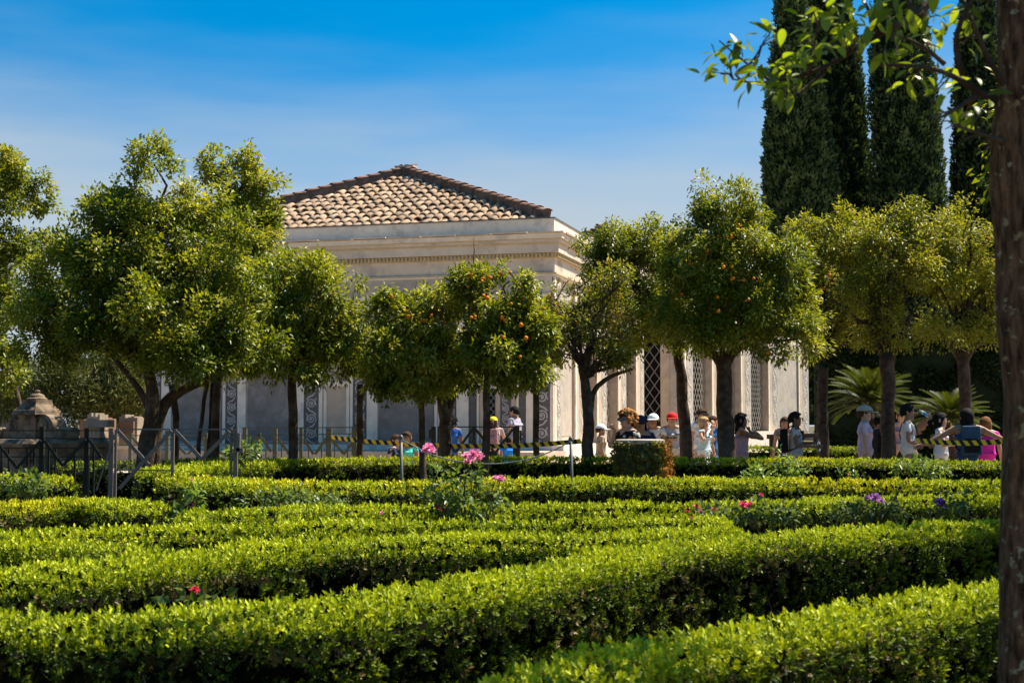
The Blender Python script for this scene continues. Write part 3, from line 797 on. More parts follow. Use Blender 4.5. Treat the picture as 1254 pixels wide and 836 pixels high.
# ------------------------------------------------------------------ trees
CITRUS = [(.022, .042, .004), (.066, .100, .006), (.148, .185, .010), (.265, .285, .026), (.40, .38, .08)]
PALE = [(.036, .050, .005), (.095, .125, .008), (.180, .205, .013), (.275, .275, .028), (.37, .33, .07)]
BAY = [(.020, .042, .004), (.062, .098, .006), (.140, .180, .010), (.255, .28, .024), (.39, .37, .07)]
def crown_leaves(root, lumps, n_leaves, L, cols, gaps=.0, clump=24, droop=.25, dead=.0, m=LEAF, name='crown', cr=.135, tone0=.42, shell=2.6, wratio=.42, gscale=1.7):
    """lumps: (centre xyz, rx, ry, rz)"""
    sub = []
    for (c0, ax, ay, az) in lumps:
        kf = float(np.interp((ax + ay + az) / 3, [.4, .9], [.90, .68])); sub.append((c0, ax * kf, ay * kf, az * kf))
        mr_ = (ax + ay + az) / 3; ns_ = int(np.clip(mr_ * 22, 7, 20))
        for _ in range(ns_):
            dv = rand_dir(1)[0]; q = rng.uniform(.16, .40) * mr_
            if dv[2] < -.75: continue
            sub.append((c0 + dv * np.array((ax, ay, az)) * rng.uniform(.62, 1.04), q, q, q * rng.uniform(.75, 1.25)))
    lumps = sub
    ar = np.array([(l[1] * l[3] + l[2] * l[3] + l[1] * l[2]) for l in lumps]); ar /= ar.sum()
    nc = int(n_leaves / clump * (1 + gaps)); idx = rng.choice(len(lumps), nc, p=ar)
    c = np.array([l[0] for l in lumps])[idx]; rr = np.array([l[1:4] for l in lumps])[idx]
    dirs = rand_dir(nc); rad = rng.uniform(0, 1, nc) ** (1 / shell)
    bump = fbm(c + dirs * rr, 1.9, 3) * .28 + fbm(c + dirs * rr, 4.6, 8) * .16
    p = c + dirs * rr * (rad * (1 + bump))[:, None]
    if gaps:
        g = fbm(p, gscale, 12) + .5 * fbm(p, gscale * 2.3, 13)
        k = g > np.quantile(g, gaps / (1 + gaps)); p = p[k]; dirs = dirs[k]; rad = rad[k]; rr = rr[k]
    nc = len(p); tn = tone0 + .05 + fbm(p, 1.4, 21) * .3 + rng.normal(0, .13, nc) + dirs[:, 2] * .06
    out = norm(dirs / rr)
    m_ = clump
    off = rand_dir(nc * m_).reshape(nc, m_, 3) * (rng.uniform(0, 1, (nc, m_, 1)) ** .5 * cr)
    C = (p[:, None, :] + off)
    D = norm(out[:, None, :] * .7 + off / cr * .5 + np.array((0, 0, -droop)) + rng.normal(0, .45, (nc, m_, 3)))
    N = norm(np.array((0, 0, .9)) + out[:, None, :] * .5 + rng.normal(0, .45, (nc, m_, 3)))
    C = C.reshape(-1, 3); D = D.reshape(-1, 3); N = N.reshape(-1, 3); k = len(C)
    tone = np.repeat(tn, m_) + rng.normal(0, .12, k)
    col = lerp_cols(cols, tone)
    if dead:
        dd = np.repeat(fbm(p, 1.2, 31) + rng.normal(0, .25, nc) > .55 - dead, m_) & (rng.uniform(size=k) < .6)
        col[dd] = np.array((.20, .13, .06)) * rng.uniform(.5, 1.4, (dd.sum(), 1))
    LL = L * rng.uniform(.65, 1.3, k)
    leaves(name, C, D, N, LL, LL * wratio * rng.uniform(.8, 1.2, k), col, m, root, fold=.18, bend=.12)
    return p

def curve_pts(a, b, sag=.1, n=6, jit=.03):
    a = np.array(a, float); b = np.array(b, float); L = np.linalg.norm(b - a); out = []
    for i in range(n + 1):
        t = i / n; p = a * (1 - t) + b * t + np.array((0, 0, sag * L * math.sin(math.pi * t)))
        if 0 < i < n: p = p + rng.normal(0, jit * L, 3)
        out.append(p)
    return out
def tree(name, label, cat, d, stems, fork, lumps, n_leaves, L, cols=CITRUS, group=None, fruit=(), n_limbs=7, trunk_r=.09, mbark=None, limb_to=.7, **k):
    """stems: list of [(px,py,radius m)...] bottom to top; lumps: (px,py,rx px,ry px,depth offset m)"""
    mbark = mbark or BARK
    b = P(stems[0][0][0], stems[0][0][1], d); gz = ground_z(d)
    root = thing(name, label, cat, (b[0], b[1], gz), group)
    for i, st in enumerate(stems):
        pts = [P(x, y, d + (i * .12 if i else 0)) for x, y, r in st]; rad = [r for _, _, r in st]
        g0 = pts[0].copy(); g0[2] = gz - .08
        if pts[0][2] > gz: pts = [g0] + pts; rad = [rad[0] * 1.25] + rad
        tp = resample(np.column_stack([np.array(pts), rad]), .16)
        tp[1:-1, :2] += rng.normal(0, .006, (len(tp) - 2, 2))
        mb = MB(); mb.tube(tp[:, :3], tp[:, 3], 10, rough=.18)
        mb.build('trunk', mbark, root, smooth=True)
    s = pxm(d); lw = []; L *= (.70 if cols is BAY else .80); n_leaves = int(n_leaves * (1.55 if cols is BAY else 1.3)); k['gaps'] = k.get('gaps', 0) + (.05 if cols is BAY else .22)
    if cols is BAY: k.setdefault('wratio', .54); k.setdefault('droop', .05)
    wide = 1.22 if (cols is PALE and group == 'yellowish orange trees before the cypresses') else 1.08
    for (x, y, rx, ry, dz) in lumps:
        rx = rx * wide
        lw.append((P(x, y, d + dz), rx * s, (rx + ry) / 2 * s * .95, ry * s))
    f = P(fork[0], fork[1], d)
    # limbs spread from the fork into the crown
    tgt = []
    for c, rx, ry, rz in lw: tgt.append(c)
    while len(tgt) < n_limbs:
        c, rx, ry, rz = lw[rng.integers(len(lw))]; tgt.append(c + rand_dir(1)[0] * np.array((rx, ry, rz)) * limb_to)
    for q in tgt[:max(n_limbs, len(lw))]:
        mb = MB(); pts = curve_pts(f, q, .08, 7, .03)
        r0 = trunk_r * rng.uniform(.4, .62); mb.tube(pts, np.linspace(r0, .012, len(pts)), 7)
        for _ in range(4):
            a = pts[rng.integers(3, 7)]; e = a + rand_dir(1)[0] * rng.uniform(.25, .6) + np.array((0, 0, .15))
            mb.tube(curve_pts(a, e, .05, 3, .04), np.linspace(.013, .004, 4), 5)
        mb.build('limb', mbark, root, smooth=True)
    crown_leaves(root, lw, n_leaves, L, cols, **k)
    for (x, y, dz) in fruit:
        o = link_mesh('orange', ORANGE_ME, root); o.location = Vector(P(x, y, d + dz + rng.uniform(.08, .30)) - origin(root)); sc = rng.uniform(.62, 1.0); o.scale = (sc, sc, sc * .95)
        o.rotation_euler = tuple(rng.uniform(0, 6, 3))
    return root
mb = MB(); mb.lathe((0, 0, 0), [(.006, -.037), (.022, -.031), (.034, -.016), (.0385, 0), (.035, .016), (.023, .031), (.006, .036)], 12)
_o = mb.build('orange', ORANGE, None, smooth=True); ORANGE_ME = _o.data; bpy.data.objects.remove(_o)

GO = 'orange trees before the pavilions'
# left group
tree('bay_tree', 'leafy evergreen tree with a bare slanting stem rising behind the stone fountain', 'tree', 23.6, [[(-40, 560, .13), (-35, 500, .12), (-45, 420, .10)], [(30, 535, .05), (22, 480, .045), (0, 430, .04)]], (-40, 430),
     [(-25, 300, 72, 90, 0), (0, 250, 45, 65, .2), (-20, 390, 60, 55, -.3), (15, 345, 40, 70, .2), (8, 215, 28, 35, 0), (4, 452, 34, 34, -.4)], 17000, .11, cols=BAY, gaps=.35, trunk_r=.11, tone0=.46)
tree('citrus_tree', 'big spreading evergreen with low forked trunk and pointed top behind the grey gate', 'tree', 19.5,
     [[(176, 566, .125), (180, 540, .115), (190, 500, .10), (186, 470, .08), (178, 430, .07)], [(190, 505, .085), (215, 478, .08), (240, 468, .07), (265, 462, .055), (290, 440, .035), (305, 420, .018)], [(186, 500, .05), (165, 465, .045), (148, 452, .035), (135, 430, .03)]], (182, 450),
     [(150, 330, 85, 70, 0), (190, 245, 48, 60, 0), (188, 200, 26, 36, .0), (110, 380, 80, 62, -.2), (205, 395, 95, 60, -.4), (75, 325, 40, 45, .3), (250, 330, 80, 62, 0), (130, 262, 34, 36, .1), (215, 440, 60, 28, -.6), (60, 420, 40, 34, 0), (235, 265, 40, 45, .4), (165, 290, 50, 50, .2), (100, 300, 40, 40, .2), (165, 400, 70, 60, .3), (300, 425, 40, 30, -.2)],
     48000, .095, cols=BAY, trunk_r=.12, n_limbs=14, gaps=.22, tone0=.50)
tree('citrus_tree', 'evergreen of several slim upright stems with feathery top beside the pavilion front', 'tree', 22.5,
     [[(264, 560, .07), (264, 500, .065), (268, 440, .06), (280, 330, .04)], [(242, 560, .035), (248, 500, .032), (258, 450, .03)], [(255, 560, .04), (259, 500, .035), (262, 440, .03)], [(214, 556, .06), (216, 500, .055), (210, 470, .05)]], (268, 420),
     [(285, 225, 36, 42, 0), (262, 205, 16, 24, 0), (300, 195, 17, 20, 0), (332, 240, 14, 34, .1), (290, 285, 60, 45, 0), (320, 300, 40, 50, .2), (300, 370, 60, 60, .2), (270, 430, 60, 50, .4), (330, 420, 40, 50, .4), (345, 345, 34, 40, .2), (235, 380, 50, 60, .5)], 23000, .10, cols=BAY, gaps=.5, trunk_r=.07, n_limbs=11, tone0=.55)
tree('orange_tree', 'round dense orange tree on a thin dark trunk before the grey front panel', 'orange tree', 21.5,
     [[(359, 560, .075), (359, 510, .07), (357, 450, .06)]], (357, 460), [(375, 390, 66, 72, 0), (400, 360, 42, 42, -.2), (350, 440, 55, 34, -.3), (410, 430, 36, 44, 0), (330, 380, 45, 60, 0), (375, 335, 45, 25, .1)], 21000, .10, group=GO, trunk_r=.07, gaps=.15, tone0=.5)
tree('orange_tree', 'slim orange tree whose narrow trunk stands before the tan niche', 'orange tree', 23,
     [[(441, 560, .058), (440, 520, .052), (441, 470, .048)], [(441, 476, .03), (455, 466, .026), (470, 452, .022)]], (442, 462), [(440, 420, 46, 42, 0), (470, 440, 36, 26, .2)], 4500, .10, group=GO, trunk_r=.05, gaps=.2)
tree('orange_tree', 'bushy orange tree with drooping skirt and a few fruits', 'orange tree', 21.5,
     [[(518, 560, .05), (516, 520, .048), (517, 480, .045), (522, 440, .04)]], (517, 465),
     [(512, 400, 56, 44, -.1), (500, 445, 52, 42, -.2), (537, 440, 36, 42, 0), (475, 380, 30, 28, 0), (530, 382, 30, 30, 0), (490, 480, 36, 14, -.2)], 17000, .105, group=GO, trunk_r=.05, gaps=.15, tone0=.56,
     fruit=[(480, 363, -.4), (497, 381, -.7), (500, 388, -.75), (532, 368, -.3), (528, 386, -.6), (545, 395, -.5), (464, 384, -.3), (520, 393, -.7), (510, 430, -.8)])
tree('orange_tree', 'orange tree with thick dark trunk of crowded stems behind the fruiting one', 'orange tree', 24.5,
     [[(545, 560, .11), (545, 510, .105), (538, 470, .07), (530, 440, .05)], [(546, 520, .08), (556, 470, .06), (566, 440, .05)], [(545, 520, .07), (548, 460, .05)]], (546, 470),
     [(550, 448, 40, 26, .2), (572, 462, 30, 18, 0), (530, 472, 26, 16, 0)], 4500, .10, group=GO, trunk_r=.08, gaps=.2, tone0=.36)
tree('orange_tree', 'orange tree with many bright fruits at its top before the pavilion', 'orange tree', 21,
     [[(594, 560, .062), (596, 520, .055), (595, 470, .05), (600, 420, .045)]], (597, 445),
     [(605, 380, 46, 48, 0), (625, 425, 54, 44, -.1), (590, 425, 40, 36, 0), (650, 400, 30, 34, 0), (585, 350, 24, 22, 0), (615, 352, 28, 22, 0), (640, 455, 36, 24, -.2), (625, 343, 22, 17, -.1), (573, 343, 20, 17, -.1), (598, 343, 22, 16, -.1), (634, 356, 20, 18, -.1)], 20000, .105, group=GO, trunk_r=.055, gaps=.22, tone0=.5,
     fruit=[(572, 335, -.3), (577, 337, -.45), (600, 340, -.35), (590, 345, -.5), (592, 342, -.4), (565, 351, -.3), (573, 351, -.5), (614, 335, -.2), (625, 334, -.2), (632, 347, -.3), (592, 362, -.75), (597, 365, -.75), (626, 372, -.75), (615, 389, -.85), (618, 392, -.85), (662, 382, -.5), (666, 378, -.5), (669, 393, -.45), (638, 398, -.8), (644, 414, -.9), (577, 389, -.7), (582, 388, -.75), (637, 437, -.9), (617, 413, -.95)])
tree('orange_tree', 'small dark trunked orange tree next to the pavilion corner', 'orange tree', 24,
     [[(656, 560, .058), (656, 500, .052), (658, 440, .045)]], (657, 440), [(655, 420, 34, 40, .1), (662, 380, 30, 32, .2)], 6000, .10, group=GO, trunk_r=.05, gaps=.2)
tree('orange_tree', 'thin straggly orange tree with brownish leaves at the pavilion corner', 'orange tree', 23,
     [[(719, 560, .10), (721, 520, .095), (717, 470, .085), (712, 440, .05)], [(722, 482, .05), (734, 465, .042), (752, 458, .03), (775, 452, .02)]], (717, 462),
     [(725, 392, 50, 46, 0), (700, 370, 30, 36, 0), (755, 432, 34, 20, -.2), (772, 446, 20, 14, -.2), (700, 432, 26, 18, 0), (740, 350, 40, 30, .1), (690, 400, 22, 30, 0)], 6500, .09, cols=PALE, group=GO, trunk_r=.07, gaps=.9, dead=.22, n_limbs=14, limb_to=.9, tone0=.35, clump=10)
tree('orange_tree', 'orange tree with leaning trunk beside the man in the red cap', 'orange tree', 25,
     [[(841, 558, .115), (839, 520, .105), (834, 460, .095), (829, 420, .08)]], (830, 425),
     [(785, 345, 66, 60, 0), (755, 308, 48, 38, 0), (805, 300, 52, 38, 0), (800, 398, 62, 38, -.1), (735, 352, 38, 50, .1), (845, 405, 36, 32, 0), (770, 400, 44, 36, 0), (735, 320, 32, 34, 0), (820, 350, 50, 60, .2)], 25000, .095, cols=CITRUS, group=GO, trunk_r=.09, gaps=.4, dead=.12, n_limbs=13, tone0=.42,
     fruit=[(803, 324, -.7), (795, 385, -.9), (762, 383, -.7)])
tree('orange_tree', 'tallest orange tree with domed fruiting crown and stout dark trunk', 'orange tree', 23.5,
     [[(891, 560, .15), (889, 520, .14), (887, 470, .135), (885, 430, .125)], [(886, 445, .08), (868, 425, .06), (850, 412, .045)], [(887, 440, .08), (905, 424, .06), (925, 415, .045)]], (886, 415),
     [(892, 290, 66, 50, 0), (887, 250, 46, 34, 0), (898, 332, 84, 54, 0), (865, 375, 66, 52, -.2), (932, 372, 68, 54, -.2), (955, 412, 52, 38, -.3), (850, 404, 50, 32, -.3), (900, 402, 46, 26, -.4), (985, 425, 26, 24, -.2), (975, 380, 30, 40, 0), (838, 330, 32, 50, .1)], 40000, .10, group=GO, trunk_r=.12, gaps=.18, n_limbs=14, tone0=.5,
     fruit=[(920, 242, -.2), (852, 254, -.4), (867, 291, -.85), (880, 289, -.9), (890, 290, -.92), (896, 290, -.92), (855, 296, -.75), (861, 300, -.8), (866, 307, -.9), (886, 327, -1.0), (895, 326, -1.0), (896, 342, -1.05), (898, 341, -1.05), (923, 341, -1.0), (932, 344, -1.0), (911, 343, -1.1), (960, 349, -.8), (914, 368, -1.1), (917, 367, -1.1), (982, 302, -.2), (992, 303, -.1), (879, 364, -1.1), (880, 381, -1.15), (845, 323, -.5), (880, 266, -.6), (905, 276, -.75), (1016, 337, .2), (980, 385, -.6), (940, 432, -1.0), (835, 360, -.5)])
GP = 'yellowish orange trees before the cypresses'
tree('orange_tree', 'yellow green orange tree with fruit before the first cypress', 'orange tree', 26,
     [[(1008, 556, .11), (1007, 500, .105), (1008, 450, .09)]], (1008, 440), [(1005, 300, 46, 40, 0), (1010, 360, 56, 46, 0), (990, 400, 44, 40, 0), (1040, 330, 40, 50, 0), (1030, 400, 40, 40, .1), (985, 285, 34, 26, .1), (1048, 290, 34, 34, .2), (970, 330, 30, 46, .2), (1060, 360, 34, 46, .3)], 15000, .095, cols=PALE, group=GP, trunk_r=.085, gaps=.5, n_limbs=12, tone0=.5,
     fruit=[(1017, 338, -.7), (1018, 346, -.75), (1009, 353, -.8), (1003, 358, -.75), (1045, 377, -.7), (980, 385, -.6)])
tree('orange_tree', 'open crowned yellowish orange tree with knobbly trunk behind the big sago palm', 'orange tree', 25,
     [[(1088, 558, .125), (1086, 520, .115), (1089, 480, .12), (1086, 432, .125)], [(1086, 440, .06), (1070, 415, .05), (1060, 390, .04)], [(1088, 440, .06), (1105, 410, .05), (1118, 380, .04)]], (1087, 425),
     [(1090, 330, 56, 50, 0), (1075, 285, 46, 32, 0), (1110, 275, 40, 28, 0), (1060, 380, 44, 40, 0), (1125, 360, 46, 50, 0), (1100, 410, 50, 26, 0), (1140, 300, 34, 42, .2), (1050, 320, 34, 44, .2)], 14500, .09, cols=PALE, group=GP, trunk_r=.09, gaps=.7, n_limbs=16, limb_to=.9, tone0=.55, clump=12)
tree('orange_tree', 'yellowish orange tree with branching dark trunk behind the small sago palm', 'orange tree', 25.5,
     [[(1183, 560, .11), (1182, 500, .105), (1180, 440, .10), (1178, 425, .08)], [(1180, 440, .07), (1160, 420, .055), (1148, 400, .04)], [(1180, 436, .07), (1200, 415, .055), (1215, 395, .04)]], (1180, 420),
     [(1175, 330, 52, 56, 0), (1160, 285, 44, 34, 0), (1195, 290, 44, 38, 0), (1150, 390, 36, 36, 0), (1215, 370, 44, 50, 0), (1190, 400, 50, 30, 0), (1250, 320, 50, 60, 0), (1135, 330, 34, 44, .2), (1205, 340, 44, 50, .2)], 15000, .09, cols=PALE, group=GP, trunk_r=.085, gaps=.65, n_limbs=15, limb_to=.9, tone0=.55, clump=12, fruit=[(1211, 292, -.8), (1218, 284, -.7)])

# cypresses
def cypress(label, d, axis_x, y_base, prof, n, tone=0.0, core_k=.93):
    n = int(n * 1.25)
    """prof: (py, left px, right px)"""
    s = pxm(d); b = P(axis_x, y_base, d); gz = ground_z(d)
    root = thing('cypress_tree', label, 'cypress', (b[0], b[1], gz), 'tall cypresses behind the garden')
    zs = np.array([P(axis_x, y, d)[2] for y, _, _ in prof]); rs = np.array([(r - l) / 2 * s * .90 for _, l, r in prof]); cx = np.array([P((l + r) / 2, y, d)[0] for y, l, r in prof])
    o = np.argsort(zs); zs, rs, cx = zs[o], rs[o], cx[o]
    mb = MB(); mb.tube([(b[0], b[1], gz - .1), (b[0], b[1], zs[0] + 2)], [.28, .2], 10); mb.build('trunk', BARK, root)
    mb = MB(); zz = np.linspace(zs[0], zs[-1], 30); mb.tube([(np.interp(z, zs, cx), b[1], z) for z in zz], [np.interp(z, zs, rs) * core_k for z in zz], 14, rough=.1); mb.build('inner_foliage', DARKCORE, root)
    w = rs + .1; z = np.interp(rng.uniform(0, 1, n), np.concatenate([[0], np.cumsum((w[1:] + w[:-1]) / 2 * np.diff(zs))]) / np.sum((w[1:] + w[:-1]) / 2 * np.diff(zs)), zs)
    th = rng.uniform(0, 2 * math.pi, n); r = np.interp(z, zs, rs)
    out = np.stack([np.cos(th), np.sin(th), np.zeros(n)], 1)
    p0 = np.stack([np.interp(z, zs, cx), np.full(n, b[1]), z], 1) + out * r[:, None]
    q = p0 * np.array((1, 1, .62))
    bm_ = fbm(q, 1.9, 4); bf = fbm(q, 4.5, 5)
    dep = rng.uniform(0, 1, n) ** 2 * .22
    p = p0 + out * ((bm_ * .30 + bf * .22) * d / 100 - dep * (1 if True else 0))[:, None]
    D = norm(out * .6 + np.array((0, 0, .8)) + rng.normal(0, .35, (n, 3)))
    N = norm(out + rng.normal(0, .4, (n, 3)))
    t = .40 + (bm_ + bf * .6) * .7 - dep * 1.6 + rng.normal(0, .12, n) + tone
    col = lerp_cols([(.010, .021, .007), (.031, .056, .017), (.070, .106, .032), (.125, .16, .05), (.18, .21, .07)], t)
    L = rng.uniform(.10, .20, n) * d / 50
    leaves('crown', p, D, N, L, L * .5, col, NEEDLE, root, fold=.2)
cypress('lightest of the tall cypresses rising behind the tallest orange tree', 104, 980, 520, [(520, 940, 1024), (400, 930, 1032), (262, 933, 1030), (215, 931, 1027), (150, 935, 1016), (90, 940, 1006), (40, 947, 994), (0, 950, 987), (-60, 957, 980), (-110, 966, 971)], 36000, .10)
cypress('dark slender cypress close behind the lightest one', 112, 1030, 520, [(520, 985, 1078), (262, 990, 1074), (190, 992, 1066), (120, 992, 1060), (60, 990, 1052), (0, 988, 1042), (-60, 996, 1034), (-120, 1012, 1018)], 26000, -.10)
cypress('broad dark cypress with ragged edges between two narrower ones', 106, 1110, 520, [(520, 1058, 1168), (250, 1064, 1160), (190, 1066, 1156), (130, 1062, 1150), (70, 1064, 1142), (0, 1070, 1130), (-60, 1080, 1122), (-120, 1098, 1104)], 30000, -.02)
cypress('dark cypress beside the lichened trunk', 110, 1190, 520, [(520, 1150, 1262), (250, 1162, 1250), (190, 1164, 1240), (130, 1166, 1232), (60, 1170, 1226), (0, 1176, 1218), (-80, 1192, 1200)], 24000, -.05)

# tall evergreen screen
def screen():
    d = 36; x0, x1 = P(1000, 500, d)[0], P(1330, 500, d)[0]; zt = P(1100, 402, d)[2]
    root = thing('evergreen_screen', 'tall dark evergreen screen behind the sago palms', 'hedge', ((x0 + x1) / 2, d, ground_z(d)))
    gz = ground_z(d)
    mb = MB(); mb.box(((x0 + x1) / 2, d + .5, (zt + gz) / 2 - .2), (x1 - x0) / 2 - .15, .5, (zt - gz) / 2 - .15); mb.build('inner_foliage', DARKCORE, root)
    n = 26000; x = rng.uniform(x0, x1, n); z = rng.uniform(gz, zt, n); y = np.full(n, d + .0)
    top = rng.uniform(size=n) < .16; z[top] = zt; y[top] = rng.uniform(d, d + 1, top.sum())
    p = np.stack([x, y, z], 1); b = fbm(p, 1.3, 2); p[:, 1] -= b * .35 * (~top); p[:, 2] += b * .25 * top
    n0 = np.where(top[:, None], np.array((0, 0, 1.)), np.array((0, -1., 0)))
    D = norm(n0 * .6 + np.array((0, 0, -.25)) + rng.normal(0, .5, (n, 3))); N = norm(n0 + rng.normal(0, .4, (n, 3)) + np.array((0, 0, .4)))
    col = lerp_cols([(.008, .018, .004), (.016, .032, .006), (.035, .05, .01), (.06, .06, .02)], .35 + b * .5 + rng.normal(0, .15, n)); L = rng.uniform(.08, .17, n)
    leaves('crown', p, D, N, L, L * .5, col, LEAF, root)
screen()

# distant pine
def pine():
    d = 55; s = pxm(d); b = P(115, 530, d)
    root = thing('pine_tree', 'hazy olive green pine behind the stone fountain', 'pine', (b[0], b[1], ground_z(d)))
    mb = MB(); mb.tube([(b[0], b[1], ground_z(d) - .1), P(116, 500, d), P(112, 450, d)], [.35, .28, .15], 10); mb.build('trunk', BARK, root, smooth=True)
    lw = []
    for x, y, rx, ry, dz in [(115, 470, 46, 34, 0), (80, 478, 34, 24, 0), (150, 480, 36, 28, 0), (60, 450, 34, 26, .5), (110, 440, 44, 26, .5), (155, 450, 34, 30, .6), (180, 490, 26, 22, .5), (130, 500, 40, 14, 0), (30, 470, 34, 26, 1), (95, 505, 40, 16, 1), (160, 508, 34, 16, 1), (125, 512, 40, 14, 2), (190, 470, 24, 30, 1), (5, 500, 40, 20, 2)]:
        lw.append((P(x, y, d + dz), rx * s, rx * s, ry * s))
        mb = MB(); mb.tube(curve_pts(P(112, 490, d), P(x, y, d + dz), .05, 5, .03), np.linspace(.13, .03, 6), 6); mb.build('limb', BARK, root, smooth=True)
    crown_leaves(root, lw, 32000, .26, [(.055, .07, .016), (.10, .115, .026), (.16, .165, .042), (.22, .21, .06)], gaps=.15, clump=18, droop=-.4, m=NEEDLE, cr=.34, wratio=.16, tone0=.5, gscale=.9)
pine()

# ------------------------------------------------------------------ near orange tree on the right edge
def big_leaf_mesh(name, seed, curl):
    r = np.random.default_rng(seed); n = 6; V = []; cols = []
    for i in range(n + 1):
        t = i / n; w = .24 * math.sin(math.pi * min(1, t * .93 + .05)) ** .8 * (1 - .25 * t)
        if i == n: w = .004
        y = t; z = -curl * t * t
        for sx in (-1, 0, 1): V.append((sx * w, y, z + (abs(sx) * w * .35)))
    F = []
    for i in range(n):
        for k in (0, 1):
            a = i * 3 + k; F.append((a, a + 1, a + 4, a + 3))
    base = [(.14, .21, .012), (.20, .28, .016), (.27, .34, .02), (.10, .15, .012)][seed % 4]
    me = fast_mesh(name, np.array(V), np.array(F), np.tile(np.array(base), (len(V), 1)), NEARLEAF)
    me.polygons.foreach_set('use_smooth', [True] * len(F))
    return me
BIG = [big_leaf_mesh('leaf', i, c) for i, c in enumerate((.12, .3, .2, .45, .05, .25, .1, .35))]
def near_tree():
    d = 4.0; b = P(1262, 700, d)
    root = thing('orange_tree', 'orange tree with lichened trunk and a branch of large bright leaves overhanging the hedges', 'orange tree', (b[0], b[1], 0))
    r = .060; o = r / pxm(d)
    pts = [np.array((b[0] + .01, d, -.05))] + [P(l + o, y, d) for y, l in ((836, 1229), (700, 1228), (560, 1226), (420, 1224), (280, 1222), (150, 1220), (60, 1218), (0, 1216))]
    pts += [np.array((pts[-1][0] - .01, d, 3.0)), np.array((pts[-1][0] - .05, d + .05, 3.5))]
    q = resample(np.column_stack([np.array(pts), [r * 1.15] + [r] * 8 + [r * .95, r * .8]]), .05)
    q[:, 0] += .010 * np.sin(q[:, 2] * 5.1) + .006 * np.sin(q[:, 2] * 12.7 + 1)
    q[:, 3] *= 1 + .03 * np.sin(q[:, 2] * 8.3) + .025 * np.sin(q[:, 2] * 17.1 + 2)
    mb = MB(); mb.tube(q[:, :3], q[:, 3], 48, rough=.22); mb.build('trunk', BARK_LICHEN, root, smooth=True)
    top = pts[-1]
    c8 = lambda x, y: (834 + x / 2.986, y / 2.986)
    paths = [([(1180, 380), (1130, 385), (1080, 350), (1030, 275), (965, 237), (820, 232), (720, 240)], .013, .004, 4.0),
             ([(1010, -120), (960, -40), (920, 5), (870, 70), (800, 95), (725, 110), (660, 150), (600, 212), (540, 245), (470, 280), (400, 297), (330, 300)], .015, .004, 4.15),
             ([(540, 248), (490, 310), (430, 350), (395, 365)], .006, .003, 4.15), ([(330, 300), (270, 320), (225, 335), (190, 290)], .005, .002, 4.15), ([(330, 300), (280, 250), (200, 220), (140, 150)], .005, .002, 4.12),
             ([(965, 237), (930, 180), (880, 140), (800, 130)], .008, .003, 4.0), ([(1030, 275), (1000, 210), (960, 150), (1000, 70), (1080, 10), (1100, -60)], .010, .005, 3.95),
             ([(1180, 310), (1120, 280), (1100, 200), (1110, 110), (1060, 60)], .010, .004, 3.9), ([(725, 110), (690, 60), (650, 10), (640, -60)], .007, .003, 4.15), ([(1080, 350), (1040, 390), (1000, 420), (930, 440)], .008, .003, 3.95),
             ([(1180, 520), (1120, 500), (1060, 470), (1000, 460)], .008, .003, 3.95), ([(470, 280), (450, 220), (470, 170), (500, 110)], .005, .002, 4.18), ([(870, 70), (840, 20), (800, -40)], .007, .004, 4.15)]
    brs = []
    for pp, r0, r1, dd in paths:
        w = [P(*c8(x, y), dd + .05 * math.sin(i * 1.3)) for i, (x, y) in enumerate(pp)]
        w = resample(np.array(w), .03); mb = MB(); mb.tube(w, np.linspace(r0, r1, len(w)), 7, rough=.2)
        brs.append((mb.build('branch', BARK, root, smooth=True), w))
    # leaf sprays: (crop x, crop y, spread, count)
    sprays = [(140, 240, 38, 15), (210, 180, 45, 13), (250, 260, 50, 14), (330, 290, 45, 16), (340, 120, 35, 9), (400, 330, 40, 13), (400, 230, 50, 15), (470, 200, 55, 13), (480, 60, 35, 9), (530, 30, 40, 8), (620, 60, 45, 12), (600, 120, 45, 10),
              (540, 170, 45, 10), (700, 30, 50, 12), (760, 30, 55, 14), (660, 130, 40, 8), (760, 190, 60, 14), (850, 250, 60, 14), (840, 30, 60, 12), (920, 90, 60, 13), (990, 40, 60, 14), (1050, 110, 60, 14), (960, 330, 70, 12), (1060, 400, 60, 14),
              (980, 470, 60, 16), (1060, 500, 60, 14), (930, 440, 45, 9), (1090, 440, 45, 10), (1100, 560, 50, 9), (1030, 190, 60, 10), (850, 320, 30, 3), (900, 170, 60, 9), (700, 190, 45, 8), (1110, 40, 40, 9)]
    allw = np.concatenate([w for _, w in brs]); bi = np.concatenate([[i] * len(w) for i, (_, w) in enumerate(brs)])
    cnt = 0
    for cx, cy, sp, n in sprays:
        c = P(*c8(cx, cy), 4.05); k = np.argmin(np.linalg.norm((allw - c) * np.array((1, .3, 1)), axis=1)); br, hub = brs[bi[k]][0], allw[k]
        for j in range(n):
            if cnt >= 298: break
            q = P(*c8(cx + rng.normal(0, sp * .62), cy + rng.normal(0, sp * .62)), 4.05 + rng.normal(0, .13))
            dv = norm(np.array((rng.normal(-.35, .8), rng.normal(0, .7), rng.normal(-.25, .7)))); nv = norm(np.array((rng.normal(0, .6), rng.normal(-.2, .6), 1.)))
            X = norm(np.cross(dv, nv)); Z = np.cross(X, dv); L = rng.uniform(.036, .068)
            M = Matrix(((X[0], dv[0], Z[0], 0), (X[1], dv[1], Z[1], 0), (X[2], dv[2], Z[2], 0), (0, 0, 0, 1)))
            o = link_mesh('leaf', BIG[rng.integers(len(BIG))], br); M = M @ Matrix.Scale(L, 4); M.translation = Vector(q - origin(root)); o.matrix_local = M; cnt += 1
        # thin twigs to the spray
        mb = MB()
